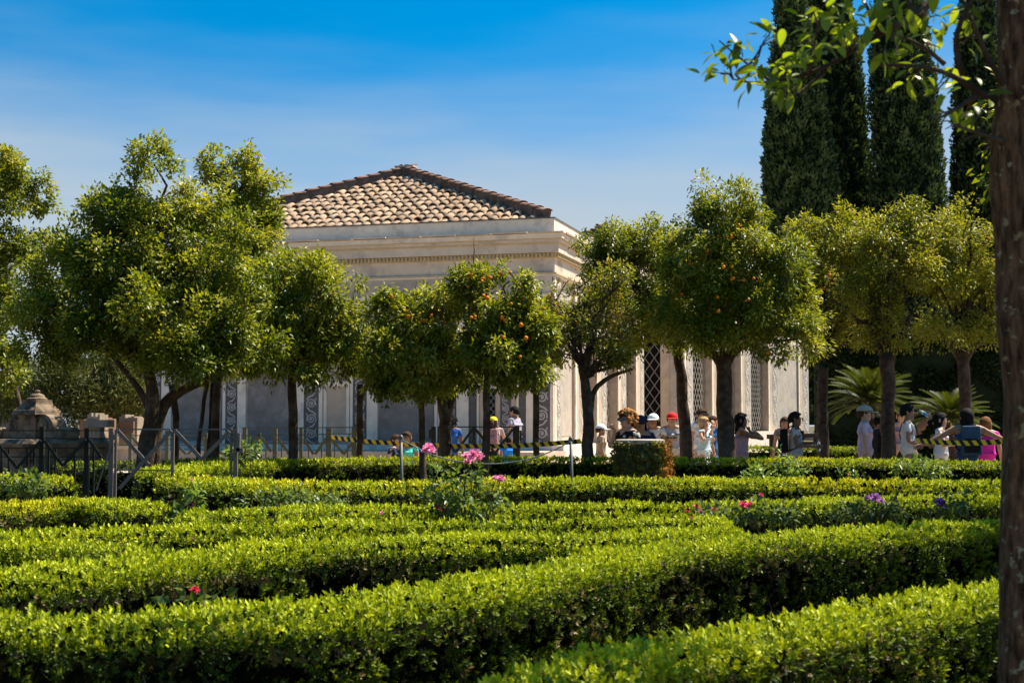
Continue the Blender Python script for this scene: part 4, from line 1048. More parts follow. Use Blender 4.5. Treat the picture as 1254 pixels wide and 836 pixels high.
        for j in range(3):
            e = P(*c8(cx + rng.normal(0, sp * .6), cy + rng.normal(0, sp * .6)), 4.05 + rng.normal(0, .1)); mb.tube(curve_pts(hub, e, .08, 5, .04), np.linspace(.0035, .0012, 6), 5)
        mb.build('twig', TWIG, br)
    # crown above the picture
    lw = [((1.3, 5.4, 4.5), .95, .8, .55), ((1.9, 4.5, 4.3), 1.2, 1.1, .85), ((2.4, 3.7, 4.1), 1.0, .9, .7), ((2.3, 5.6, 4.5), .9, .8, .6)]
    for c, *_ in lw:
        mb = MB(); mb.tube(curve_pts(top - np.array((0, 0, .2)), c, .05, 6, .03), np.linspace(.05, .012, 7), 7); mb.build('limb', BARK, root, smooth=True)
    crown_leaves(root, [(np.array(c), a, b_, e) for c, a, b_, e in lw], 5200, .085, CITRUS, gaps=.4, cr=.14)
near_tree()
def side_tree():
    root = thing('orange_tree', 'orange tree beyond the lichened trunk with its crown edge before the cypress', 'orange tree', (5.1, 10.6, 0))
    mb = MB(); mb.tube([(5.1, 10.6, -.1), (5.12, 10.6, 1.0), (5.05, 10.6, 2.1), (5.1, 10.6, 3.2)], [.12, .10, .09, .06], 10, rough=.15); mb.build('trunk', BARK, root, smooth=True)
    lw = [((5.1, 10.6, 3.5), 1.55, 1.3, .95), ((4.6, 10.3, 3.4), 1.2, 1.2, .8), ((5.8, 11.0, 3.6), 1.3, 1.2, .9)]
    for c, *_ in lw * 2:
        mb = MB(); mb.tube(curve_pts((5.06, 10.6, 2.2), np.array(c) + rand_dir(1)[0] * .6, .05, 6, .03), np.linspace(.05, .012, 7), 7); mb.build('limb', BARK, root, smooth=True)
    crown_leaves(root, [(np.array(c), a, b_, e) for c, a, b_, e in lw], 13000, .085, CITRUS, gaps=.2, cr=.14)
side_tree()

# ------------------------------------------------------------------ sago palms
def frond_mesh(seed):
    r = np.random.default_rng(seed); n = 52; V = []; F = []; T = []
    cur = lambda t: np.array((0, t * (1 - .10 * t), -.42 * t ** 2.2))
    for i in range(n):                                  # rachis
        t0, t1 = i / n, (i + 1) / n; a, b = cur(t0), cur(t1); w = .012 * (1 - t0 * .8); k = len(V)
        V += [a + (-w, 0, 0), a + (w, 0, 0), b + (w * .95, 0, 0), b + (-w * .95, 0, 0)]; F.append((k, k + 1, k + 2, k + 3)); T += [(.16, .15, .02)] * 4
        if t0 < .12: continue
        for sg in (-1, 1):
            ln = .20 * math.sin(math.pi * min(1, t0 * .8 + .16)) ** .6 * r.uniform(.9, 1.1); d = norm(np.array((sg * 1.0, .75, .45 - .25 * t0))); wv = norm(b - a) * .0105
            tip = a + d * ln + np.array((0, 0, -.02)); k = len(V); V += [a - wv, a + wv, (a + tip) / 2 + wv * .9 + np.array((0, 0, .006)), tip]; F.append((k, k + 1, k + 2, k + 3))
            g = r.uniform(.6, 1.0); T += [(.060 * g, .085 * g, .010)] * 2 + [(.085 * g, .11 * g, .014)] * 2
    return fast_mesh('frond', np.array(V), np.array(F), np.array(T), FROND)
FRONDS = [frond_mesh(i) for i in range(3)]
def sago(label, px, py, d, L, n, old=0):
    c = P(px, py, d); gz = ground_z(d)
    root = thing('sago_palm', label, 'sago palm', (c[0], c[1], gz), 'sago palms before the evergreen screen')
    mb = MB(); mb.tube([(c[0], c[1], gz - .05), (c[0], c[1], (gz + c[2]) / 2), (c[0], c[1], c[2] + .05)], [.20, .17, .13], 12, rough=.3); mb.build('trunk', BARK, root)
    for i in range(n):
        az = i * 2.39996 + rng.uniform(-.15, .15); el = R(float(np.interp(i / n, [0, .5, 1], [80, 42, 2]))) + rng.uniform(-.08, .08)
        Y = np.array((math.cos(az) * math.cos(el), math.sin(az) * math.cos(el), math.sin(el))); X = norm(np.cross(Y, (0, 0, 1.))); Z = np.cross(X, Y)
        M = Matrix(((X[0], Y[0], Z[0], 0), (X[1], Y[1], Z[1], 0), (X[2], Y[2], Z[2], 0), (0, 0, 0, 1))) @ Matrix.Scale(L * rng.uniform(.85, 1.12), 4)
        M.translation = Vector(c - origin(root) + Y * .08); o = link_mesh('frond', FRONDS[i % 3], root); o.matrix_local = M
sago('large sago palm with arching fronds behind the man in the beige cap', 1066, 500, 27.5, .88, 74)
sago('smaller sago palm behind the dark haired woman in white', 1165, 520, 27, .75, 60)

# ------------------------------------------------------------------ carved stone fountain head
def fountain():
    d = 22.0; c = P(45, 521, d); al = R(31); ea = np.array((-math.cos(al), math.sin(al), 0)); eb = np.array((math.sin(al), math.cos(al), 0)); s = pxm(d)
    root = thing('stone_fountain', 'weathered carved stone fountain head with scroll volutes and finial behind the dark fence', 'fountain', (c[0], c[1], ground_z(d)))
    o = np.array((c[0], c[1], 0)); Z = lambda y: EYE + (521 - y) * s
    def bx(name, z0, z1, h, taper=1.0, hb=None):
        mb = MB(); mb.box(o + np.array((0, 0, (z0 + z1) / 2)), h, hb or h, (z1 - z0) / 2, ea, eb, (0, 0, 1), taper=taper); return mb.build(name, STONE, root)
    bx('plinth', -.05, .25, .86); bx('base_block', .25, Z(547), .78); bx('base_cornice', Z(547), Z(542), .84, 1.03); bx('base_moulding', Z(542), Z(537), .82, .92)
    bx('pedestal', Z(537), Z(507.5), .195); bx('pedestal_cap', Z(507.5), Z(504.5), .27, .95)
    prof = [(.26, 0), (.245, .03), (.20, .075), (.165, .12), (.16, .15)]
    mb = MB(); z = Z(504.5)
    for (r0, h0), (r1, h1) in zip(prof[:-1], prof[1:]):
        mb.box(o + np.array((0, 0, z + (h0 + h1) / 2)), r0, r0, (h1 - h0) / 2, ea, eb, (0, 0, 1), taper=r1 / r0)
    mb.build('flared_neck', STONE, root)
    bx('neck_block', Z(504.5) + .15, Z(489.5), .158)
    mb = MB(); mb.lathe(o + np.array((0, 0, Z(489.5))), [(.15, 0), (.15, .02), (.12, .035), (.105, .07), (.06, .095), (.035, .10), (.03, .115), (.045, .13), (.03, .15), (.005, .155)], 20); mb.build('finial', STONE, root, smooth=False)
    prof = [(0, 0), (0, .33), (.06, .37), (.14, .375), (.22, .34), (.29, .27), (.33, .19), (.37, .155), (.47, .165), (.56, .13), (.60, .06), (.60, 0)]
    for e, f in ((ea, eb), (-ea, eb)):
        th = .26; mb = MB(); p0 = o + e * .196 + np.array((0, 0, Z(537))) - f * th / 2
        mb.prism(prof, p0, e, (0, 0, 1), f * th)
        v = mb.build('volute', STONE, root)
        for (u, w, r) in ((.10, .20, .105), (.50, .09, .085)):
            q = p0 + e * u + np.array((0, 0, w)); mb = MB(); mb.tube([q - f * .025, q + f * (th + .025)], r, 18); mb.tube([q - f * .04, q - f * .024], r * .45, 12)
            # raised spiral on the cheek
            pts = [q - f * .026 + (e * math.cos(a) + np.array((0, 0, 1)) * math.sin(a)) * r * (1 - a / 16) for a in np.linspace(0, 11, 28)]
            mb.tube(pts, .012, 5); mb.build('scroll_roll', STONE, v)
fountain()

# ------------------------------------------------------------------ far ruins behind the fountain
def ruins():
    def block(name, label, x0, x1, y0, d, m, dep=2.0, extra=None):
        a, b = P(x0, y0, d), P(x1, y0, d); gz = ground_z(d)
        root = thing(name, label, 'ruin', ((a[0] + b[0]) / 2, d, gz))
        mb = MB(); n = 6; xs = np.linspace(a[0], b[0], n + 1)
        for i in range(n):
            zt = a[2] + rng.uniform(-.06, .06) * (a[2] - gz)
            mb.box(((xs[i] + xs[i + 1]) / 2, d + dep / 2, (gz + zt) / 2), (xs[i + 1] - xs[i]) / 2 + .001 * (i % 2), dep / 2 - .01 * (i % 3), (zt - gz) / 2)
        mb.build('masonry', m, root)
        return root, a, b, gz
    r, a, b, gz = block('ruined_wall', 'pale ruined wall with ribbed face under the far pine', -60, 46, 494, 80, RUIN, 3)
    for i in range(26):
        x = a[0] + (b[0] - a[0]) * i / 26; mb = MB(); mb.box((x, 79.9, a[2] - .55), .05, .09, .45); mb.build('rib', RUIN, r)
    mb = MB(); mb.box(((a[0] + b[0]) / 2, 79.8, a[2] + .05), (b[0] - a[0]) / 2 + .1, .4, .1); mb.build('string_course', RUIN, r)
    r, a, b, gz = block('ruined_pier', 'pale broken stone pier beside the stone fountain', 107, 122, 507, 46, RUIN, 1.0)
    mb = MB(); mb.box(((a[0] + b[0]) / 2 + .15, 46.2, a[2] - .3), .36, .4, .12); mb.build('capital', RUIN, r)
    r, a, b, gz = block('brick_ruin', 'broken red brick ruin behind the pale stone pier', 98, 128, 512, 50, BRICK, 1.5)
    mb = MB(); mb.box(((a[0] + b[0]) / 2, 49.9, a[2] - .9), .5, .1, .06); mb.build('string_course', RUIN, r)
    r, a, b, gz = block('brick_fragment', 'brick and stone fragment standing behind the forked tree trunk', 146, 168, 509, 52, RUIN, 1.2)
    mb = MB(); mb.box(((a[0] + b[0]) / 2, 51.9, a[2] - .5), .25, .1, .3); mb.build('brick_patch', BRICK, r)
    a, b = P(70, 549, 40), P(188, 549, 40); root = thing('parapet_wall', 'low pale parapet wall behind the grey gate', 'wall', ((a[0] + b[0]) / 2, 40, ground_z(40)))
    mb = MB(); mb.box(((a[0] + b[0]) / 2, 40, (a[2] + .3) / 2), (b[0] - a[0]) / 2, .25, (a[2] - .3) / 2); mb.build('wall_face', RUIN, root)
    mb = MB(); mb.box(((a[0] + b[0]) / 2, 40, a[2] + .04), (b[0] - a[0]) / 2 + .05, .32, .05); mb.build('coping', PAVE, root)
ruins()

# ------------------------------------------------------------------ fences and gates
def fence(name, label, cat, d, m, posts, rails, braces, pickets=(), wp=.10, wr=.03, wb=.05, group=None, boxes=()):
    x = sum(p[0] for p in posts) / len(posts); c = P(x, 540, d); root = thing(name, label, cat, (c[0], d, ground_z(d)), group)
    for (px, yt, *w) in posts:
        w = w[0] if w else wp; t = P(px, yt, d); mb = MB(); mb.bar((t[0], d, ground_z(d) - .03), t, w, w); mb.build('post', m, root)
    for r in rails:
        mb = MB(); a, b = P(r[0], r[1], d - .035), P(r[2], r[3], d - .035); mb.bar(a, b, wr, wr); mb.build('rail', m, root)
    for i, r in enumerate(braces):
        mb = MB(); off = -.075 - .0045 * (i % 3); a, b = P(r[0], r[1], d + off), P(r[2], r[3], d + off); mb.bar(a, b, wb, .022, up=(0, 1, 0)); mb.build('brace', m, root)
    for (px, yt) in pickets:
        t = P(px, yt, d + .02); mb = MB(); mb.bar((t[0], d + .02, ground_z(d)), t, .022, .022); mb.build('picket', m, root)
    for (px, py, w, h) in boxes:
        t = P(px, py, d - .06); mb = MB(); mb.box(t, w, .03, h); mb.build('latch', m, root)
    return root
fence('iron_fence', 'dark green iron fence with zigzag braces before the stone fountain', 'fence', 17.5, FENCE_DARK, [(-4, 522), (52, 522), (107, 524)],
      [(-40, 527, 135, 527), (-40, 536.5, 135, 536.5), (-40, 548, 130, 548), (-40, 559, 124, 559)],
      [(-30, 574, -4, 538), (-4, 541, 21, 573), (21, 573, 50, 539), (54, 539, 77, 570), (77, 570, 105, 538), (109, 538, 124, 560)], [(11, 549), (34, 549), (42, 549), (60, 549), (68, 549), (92, 549), (115, 549), (-15, 549), (2, 549)], wp=.055, wr=.012, wb=.034)
fence('metal_gate', 'grey gate with diagonal cross braces leading off beside the round ended hedges', 'gate', 16, FENCE_GREY, [(136.5, 524, .046), (142.2, 526, .026), (212, 527, .032), (283.5, 525, .026), (289, 524, .046)],
      [(142, 525.5, 284, 525.5), (142, 575, 214, 576), (118, 600, 136, 546)], [(144, 527, 182, 569), (210, 527, 146, 598), (214, 527, 247, 562), (247, 562, 281, 528)], wr=.016, wb=.040, boxes=[(292, 541, .02, .10), (139.5, 535, .03, .03), (293, 551, .045, .025)])
fence('rail_fence', 'olive wooden rail fence with slanted braces before the tan niche', 'fence', 26, FENCE_OLIVE, [(300, 523), (318, 530, .05), (337, 524), (369, 523, .06), (403, 524, .10), (434, 523, .09)],
      [(296, 524, 436, 523), (296, 533, 436, 531), (296, 542, 400, 542), (404, 541, 436, 540)], [(304, 550, 316, 535), (320, 535, 332, 553), (340, 537, 355, 556), (352, 556, 366, 536), (372, 537, 384, 556), (386, 556, 400, 536), (406, 537, 421, 556), (421, 556, 433, 540)], pickets=[(310, 543), (326, 543), (345, 543), (360, 543), (378, 543), (394, 543), (410, 543), (426, 543)], wp=.075, wr=.018, wb=.05)
fence('rail_fence', 'pale olive rail fence seen through the grey gate', 'fence', 27, FENCE_OLIVE, [(160, 530, .06), (205, 527, .07), (252, 530, .06)],
      [(140, 533, 296, 533), (140, 545, 296, 545)], [(162, 535, 180, 556), (183, 556, 203, 536), (208, 536, 228, 556), (230, 556, 250, 536), (254, 537, 272, 556)], wp=.06, wr=.018, wb=.045)
fence('metal_gate', 'dark gate with two W shaped braces before the pavilion front', 'gate', 28, FENCE_DARK, [(531, 522, .09), (537, 523, .03), (580.5, 522, .05), (629, 523, .03), (633, 521, .10)],
      [(536, 522.5, 630, 522.5)], [(538, 525, 557, 553), (579, 525, 558, 554), (582, 525, 606, 554), (628, 525, 607, 554)], wr=.022, wb=.05, boxes=[(527, 531, .03, .09), (637.5, 533, .02, .10)])
# dark timber barriers at the foot of the sunlit pavilion
def barrier(label, x0, y0, x1, y1, d):
    a, b = P(x0, y0, d), P(x1, y1, d + .4); root = thing('timber_barrier', label, 'barrier', ((a[0] + b[0]) / 2, d + .2, ground_z(d)))
    mb = MB(); mb.bar(a, b, .16, .10); mb.build('top_rail', WOOD_DARK, root)
    mb = MB(); mb.bar(a - (0, 0, .30), b - (0, 0, .30), .12, .05); mb.build('lower_rail', WOOD_DARK, root)
    for t in (.06, .5, .94):
        q = a * (1 - t) + b * t; mb = MB(); mb.bar((q[0], q[1], ground_z(d) - .03), q - (0, 0, .02), .09, .09); mb.build('post', WOOD_DARK, root)
barrier('dark sloping timber barrier in front of the couple taking photographs', 843, 539, 886, 533, 29.6)
barrier('dark level timber barrier behind the man with the black backpack', 941, 534.5, 1002, 533, 31.5)

# ------------------------------------------------------------------ mossy block, stanchions, rope, tape
def moss_block():
    d = 18.5; s = pxm(d); c = P(786, 560, d); gz = ground_z(d); zt = P(786, 540, d)[2]
    root = thing('mossy_block', 'round stone block overgrown with moss and orange lichen, flat pale top', 'stone block', (c[0], c[1], gz))
    h = zt - gz; mb = MB(); n = 40; prof = [(.40, 0), (.385, h * .3), (.35, h * .6), (.325, h * .85), (.31, h * .97)]
    mb.lathe((c[0], c[1], gz), [(r * .9, z) for r, z in prof], n, rough=.10, nscale=2.2, sy=.9); mb.build('drum', STONE, root)
    mb = MB(); mb.lathe((c[0] - .02, c[1], gz + h * .972), [(.30, 0), (.315, .02), (.315, .05), (.29, .062)], n, rough=.05, sy=.9); mb.build('top_slab', STONE_TOP, root)
    # moss cushions
    for nm, m, cnt, f in (('moss_cover', MOSSY, 420, lambda a: True), ('lichen_cover', MOSS_ORANGE, 150, lambda a: -.9 < a < .35)):
        mb = MB(); k = 0
        while k < cnt:
            a = rng.uniform(-math.pi, math.pi); z = rng.uniform(0, h * .97)
            if not f(a) or (nm == 'moss_cover' and -.75 < a < .15 and rng.uniform() < .75): continue
            r = np.interp(z, [p[1] for p in prof], [p[0] for p in prof]) * .93; k += 1
            q = rng.uniform(.03, .085); p = (c[0] + math.cos(a) * r * 1.0, c[1] + math.sin(a) * r * .9, gz + z)
            mb.lathe(p, [(q * .3, -q * .9), (q * .85, -q * .5), (q, 0), (q * .8, q * .5), (q * .2, q * .8)], 7, rough=.35, nscale=9)
        mb.build(nm, m, root)['kind'] = 'stuff'
    n = 9000; a = rng.uniform(-math.pi, math.pi, n); z = rng.uniform(0, h, n); r = np.interp(z, [p[1] for p in prof], [p[0] for p in prof]) + .04 + rng.normal(0, .018, n)
    p = np.stack([c[0] + np.cos(a) * r, c[1] + np.sin(a) * r * .9, gz + z], 1); out = np.stack([np.cos(a), np.sin(a), np.full(n, .3)], 1)
    bz = fbm(p, 5, 3); k = bz > -.15; p, out, a, bz = p[k], out[k], a[k], bz[k]; n = len(p)
    col = lerp_cols([(.02, .03, .005), (.05, .06, .008), (.10, .11, .012), (.14, .13, .02)], .4 + bz + rng.normal(0, .15, n)); og = (a > -.8) & (a < .3); col[og] = np.array((.26, .11, .015)) * rng.uniform(.5, 1.4, (og.sum(), 1))
    L = rng.uniform(.02, .045, n); leaves('moss_fronds', p, out + rng.normal(0, .5, (n, 3)), rng.normal(size=(n, 3)), L, L * .5, col, NEEDLE, root)
moss_block()

def stanchion(label, x, yt, d):
    t = P(x, yt, d); gz = ground_z(d); root = thing('rope_stanchion', label, 'stanchion', (t[0], t[1], gz), 'thin steel rope posts')
    mb = MB(); mb.tube([(t[0] + .03, t[1], gz - .05), (t[0], t[1], t[2])], .021, 12); mb.build('rod', STEEL, root, smooth=True)
    mb = MB(); mb.lathe((t[0], t[1], t[2]), [(.025, -.02), (.032, 0), (.028, .025), (.012, .038)], 12); mb.build('cap', STEEL, root, smooth=True)
    pts = [t + np.array((.03 * math.cos(a), -.02, .03 * math.sin(a) - .02)) for a in np.linspace(0, 2 * math.pi, 13)]
    mb = MB(); mb.tube(pts, .006, 6); mb.build('ring', STEEL, root)
    return t
SD = 18.2
t1 = stanchion('thin steel rope post standing in the hedge before the seated couple', 491, 536, SD)
t2 = stanchion('thin steel rope post near the thin straggly orange tree', 699, 538, SD)
def rope(label, pts, d, r=.008):
    w = resample(np.array([P(x, y, d) for x, y in pts]), .06); mb = MB(); mb.tube(w, r, 7)
    # twisted strands
    o = mb.build('rope', ROPE, None, smooth=True, at=w[0]); tag(o, label, 'rope')
rope('pale rope sagging between the two steel posts behind the pink roses', [(492, 538), (515, 551), (540, 561), (575, 567), (610, 568.5), (650, 562), (680, 551), (699, 540)], SD - .03)
def hazard_tape(label, pts, d0, d1, h=.075):
    n = len(pts); w = resample(np.array([P(x, y, d0 + (d1 - d0) * i / (n - 1)) for i, (x, y) in enumerate(pts)]), .05)
    S = np.concatenate([[0], np.cumsum(np.linalg.norm(np.diff(w, axis=0), axis=1))]); mb = MB(); st = .085; sl = .055
    at = lambda s: np.array([np.interp(s, S, w[:, k]) for k in range(3)])
    k = 0; s = 0
    while s + st + sl < S[-1]:
        a, b = at(s), at(s + st); c, e = at(s + st + sl), at(s + sl); u = np.array((0, 0, h / 2)); tw = np.array((0, .015 * math.sin(s * 2.1), 0)); th = np.array((0, .0015, 0))
        q = [e - u - tw, c - u - tw, b + u + tw, a + u + tw]; mb.add(q + [v + th for v in q], [(0, 1, 2, 3), (7, 6, 5, 4), (0, 4, 5, 1), (2, 6, 7, 3)], k % 2); s += st; k += 1
    tag(mb.build('hazard_tape', [TAPE_Y, TAPE_K], None, at=w[0]), label, 'tape')
hazard_tape('yellow and black striped tape strung from the olive fence across the pavilion front', [(405, 535), (440, 539.5), (500, 544), (560, 546), (620, 546), (670, 543.5), (716, 539.5)], 25.9, 22.8)
hazard_tape('yellow and black striped tape strung across the person stretching both arms', [(1121, 539), (1150, 541.5), (1185, 542.5), (1222, 541), (1262, 537)], 22, 20)

# ------------------------------------------------------------------ rose bushes
def flower_mesh(col, seed):
    r = np.random.default_rng(seed); V = []; F = []; T = []
    for layer, (n, rad, el, ln) in enumerate(((6, .16, 15, .62), (6, .12, 42, .60), (5, .07, 68, .56), (4, .03, 84, .46))):
        for i in range(n):
            a = 2 * math.pi * (i + .5 * layer) / n + r.uniform(-.2, .2); e = R(el + r.uniform(-8, 8)); o = np.array((math.cos(a), math.sin(a), 0)); sd = np.array((-o[1], o[0], 0)); d = o * math.cos(e) + np.array((0, 0, math.sin(e))); up = -o * math.sin(e) + np.array((0, 0, math.cos(e)))
            b = o * rad * .3; k = len(V); ww = ln * .55
            V += [b - sd * ww * .25, b + sd * ww * .25, b + d * ln * .55 + sd * ww * .6 + up * .07, b + d * ln + sd * ww * .3 + up * .0, b + d * ln - sd * ww * .3 - up * .02, b + d * ln * .55 - sd * ww * .6 + up * .07]
            F += [(k, k + 1, k + 2, k + 5), (k + 5, k + 2, k + 3, k + 4)]; g = r.uniform(.75, 1.2); T += [tuple(np.array(col) * g * (.8 + .12 * j)) for j in (0, 0, 1.5, 2.5, 2.5, 1.5)]
    return fast_mesh('flower', np.array(V), np.array(F), np.array(T), PETAL)
FL = {'pink': [flower_mesh((.80, .28, .46), i) for i in (1, 2)], 'red': [flower_mesh((.55, .02, .05), i) for i in (3, 4)], 'hot': [flower_mesh((.72, .05, .16), i) for i in (5, 6)], 'magenta': [flower_mesh((.42, .02, .20), i) for i in (7, 8)], 'lilac': [flower_mesh((.50, .20, .50), i) for i in (9, 10)], 'rose': [flower_mesh((.78, .30, .36), i) for i in (11, 12)]}
ROSE = [(.03, .055, .012), (.055, .095, .02), (.09, .14, .035), (.15, .19, .07)]
def rose_bush(label, bx, by, d, flowers, leafy, nl=260, L=.055, pale=0.0, rad=.22):
    """flowers: (px, py, diameter px, kind); leafy: foliage blobs (px, py, rx px, ry px)"""
    c = P(bx, by, d); gz = ground_z(d); root = thing('rose_bush', label, 'rose bush', (c[0], c[1], gz), 'roses growing among the hedges'); s = pxm(d)
    base = np.array((c[0], c[1], gz)); ends = []
    for (x, y, dp, kd) in flowers:
        p = P(x, y, d + rng.normal(0, .05)); ends.append(p)
        o = link_mesh('flower', FL[kd][rng.integers(2)], root); D = dp * s
        M = Matrix.Rotation(rng.uniform(-.5, .5), 4, 'Y') @ Matrix.Rotation(rng.uniform(.2, .9), 4, 'X') @ Matrix.Rotation(rng.uniform(0, 6), 4, 'Z') @ Matrix.Scale(D * 1.0, 4); M.translation = Vector(p - origin(root)); o.matrix_local = M
    for (x, y, rx, ry) in leafy: ends.append(P(x, y, d))
    for e in ends:
        mb = MB(); b2 = base + np.array((rng.normal(0, .05), rng.normal(0, .05), 0)); b2[2] = gz - .03; mb.tube(curve_pts(b2, e, .02, 6, .02), np.linspace(.008, .003, 7), 5); mb.build('stem', TWIG if rng.uniform() < .3 else ROSESTEM, root)
    lw = [(P(x, y, d), rx * s, max(rx * s, .1), ry * s) for x, y, rx, ry in leafy]
    cols = [tuple(np.array(q) * (1 + pale)) for q in ROSE]
    crown_leaves(root, lw, nl, L, cols, clump=5, cr=.06, m=LEAF, name='foliage', wratio=.6, shell=3, droop=.1, tone0=.5)
ROSESTEM = mat('rose_stem', (.06, .09, .03), .7, .2, 10, .2, .3)
rose_bush('tall pink rose bush with the triple pink bloom cluster at its top', 560, 640, 11.0, [(525, 549, 12, 'pink'), (521, 552, 9, 'pink'), (529, 553, 9, 'pink'), (574, 566, 11, 'pink'), (581, 558, 15, 'pink'), (588, 560, 10, 'pink'), (570, 559, 9, 'pink'), (607, 586, 8, 'pink'), (613, 587, 10, 'pink'), (541, 622, 13, 'hot'), (468, 628, 5, 'pink')],
          [(560, 600, 34, 24), (540, 580, 18, 22), (600, 608, 26, 14), (578, 580, 12, 14), (530, 610, 26, 12), (560, 622, 46, 10)], 620, .055, pale=.25)
rose_bush('small magenta rose with large pale leaves at the round hedge end', 234, 640, 11.0, [(233, 617, 9, 'magenta'), (239, 614, 7, 'magenta'), (235, 588, 4, 'rose')], [(236, 605, 9, 9), (225, 616, 16, 10), (248, 618, 16, 10), (238, 630, 24, 8)], 130, .07, pale=.6)
rose_bush('leafy low rose bush with tiny pink buds along the low hedge', 370, 640, 12.6, [(345, 618, 4, 'pink'), (383, 622, 4, 'pink'), (334, 634, 5, 'pink'), (317, 629, 4, 'pink')], [(325, 618, 26, 12), (365, 616, 30, 14), (400, 620, 30, 12), (345, 608, 12, 10)], 700, .06, pale=.1)
rose_bush('single red rose below the dry-patched hedge', 238, 740, 5.9, [(238, 723, 10, 'red')], [(225, 745, 20, 10), (255, 745, 22, 10)], 60, .05)
rose_bush('cluster of small crimson roses on the low hedge', 890, 640, 10.6, [(842, 627, 6, 'red'), (853, 620, 6, 'hot'), (858, 626, 5, 'pink'), (875, 624, 7, 'hot'), (847, 634, 4, 'hot'), (910, 618, 9, 'hot'), (918, 619, 9, 'hot'), (932, 606, 5, 'hot')], [(870, 628, 30, 6), (920, 626, 26, 8), (955, 628, 24, 7)], 360, .055, pale=-.1)
rose_bush('lilac rose bush in the shade of the lichened trunk', 1070, 640, 10.9, [(1062, 610, 8, 'lilac'), (1072, 610, 11, 'lilac'), (1079, 614, 7, 'lilac')], [(1070, 624, 24, 12), (1040, 628, 24, 8), (1090, 626, 18, 10)], 420, .055, pale=-.2)
rose_bush('single large lilac pink rose beside the lichened trunk', 1160, 640, 10.7, [(1151, 617, 14, 'lilac')], [(1160, 622, 18, 10), (1178, 612, 10, 10)], 150, .05, pale=-.1)
rose_bush('pale leaved rose bush without bloom before the far hedge', 950, 600, 17.2, [(975, 577, 3, 'rose')], [(945, 578, 30, 10), (925, 582, 18, 8), (970, 572, 16, 10), (955, 562, 8, 12)], 420, .06, pale=.7)
rose_bush('straggly green shrub clinging to the far hedge below the backpacker', 1120, 600, 17.2, [(1040, 581, 3, 'rose')], [(1115, 572, 30, 9), (1145, 575, 20, 8), (1040, 582, 14, 4)], 380, .06, pale=.35)
rose_bush('leafy shoots poking from the golden hedge', 32, 620, 13.8, [], [(30, 590, 26, 10), (20, 598, 20, 8), (50, 596, 18, 6)], 320, .06, pale=.2)
rose_bush('bright green shrub behind the grey gate latch', 296, 570, 18.0, [], [(300, 553, 16, 8), (310, 548, 10, 8), (288, 556, 12, 6)], 260, .07, pale=.6)

# ------------------------------------------------------------------ people
def cloth(name, col, rough=.85): 
    return MATS.get(name) or mat(name, col, rough, .10, 14, .25, .15, bump_scale=30)
SKINS = {'light': mat('skin_light', (.52, .30, .21), .55, .06, 20, 0, .35), 'tan': mat('skin_tan', (.36, .19, .11), .55, .06, 20, 0, .35), 'brown': mat('skin_brown', (.20, .10, .06), .55, .06, 20, 0, .35)}
EYE_M = mat('eye_dark', (.02, .015, .012), .3, 0, 5, 0, .5); LIP = mat('lip', (.33, .12, .09), .5, 0, 5, 0, .4)
GLASS_K = mat('sunglass', (.008, .009, .012), .15, 0, 5, 0, .6)
HAIRS = {'black': (.012, .010, .009), 'brown': (.055, .030, .016), 'auburn': (.16, .07, .025), 'ginger': (.34, .15, .045), 'blonde': (.42, .28, .13)}
HAIRM = {k: mat('hair_' + k, v, .8, .3, 30, .6, .12, bump_scale=60) for k, v in HAIRS.items()}
def skin_mesh(verts, edges, rad, root=0, lvl=2):
    me = bpy.data.meshes.new('tmp'); me.from_pydata(verts, edges, []); o = bpy.data.objects.new('tmp', me); COL.objects.link(o)
    sk = o.modifiers.new('s', 'SKIN'); sk.use_smooth_shade = True; sk.branch_smoothing = .35
    for i, r in enumerate(rad):
        d = me.skin_vertices[0].data[i]; d.radius = (r, r) if not isinstance(r, tuple) else r; d.use_root = (i == root)
    ss = o.modifiers.new('u', 'SUBSURF'); ss.levels = lvl; ss.render_levels = lvl
    dg = bpy.context.evaluated_depsgraph_get(); ev = o.evaluated_get(dg); m2 = ev.to_mesh()
    V = [tuple(v.co) for v in m2.vertices]; F = [tuple(p.vertices) for p in m2.polygons]
    ev.to_mesh_clear(); bpy.data.objects.remove(o); bpy.data.meshes.remove(me)
    return V, F
def squash(V, k=.70):
    out = []
    for x, y, z in V:
        if .78 < z < 1.50 and abs(x) < .235 and abs(y) < .24:
            w = min(1, (z - .78) / .1, (1.50 - z) / .06) ; y = y * (1 - (1 - k) * w)
        out.append((x, y, z))
    return out
def local_mesh(name, V, F, mats, root, mi=None, smooth=True):
    me = bpy.data.meshes.new(name); me.from_pydata(V, [], F)
    for m in (mats if isinstance(mats, list) else [mats]): me.materials.append(m)
    if mi is not None: me.polygons.foreach_set('material_index', mi)
    me.polygons.foreach_set('use_smooth', [smooth] * len(F)); me.update()
    o = bpy.data.objects.new(name, me); COL.objects.link(o); o.parent = root; return o
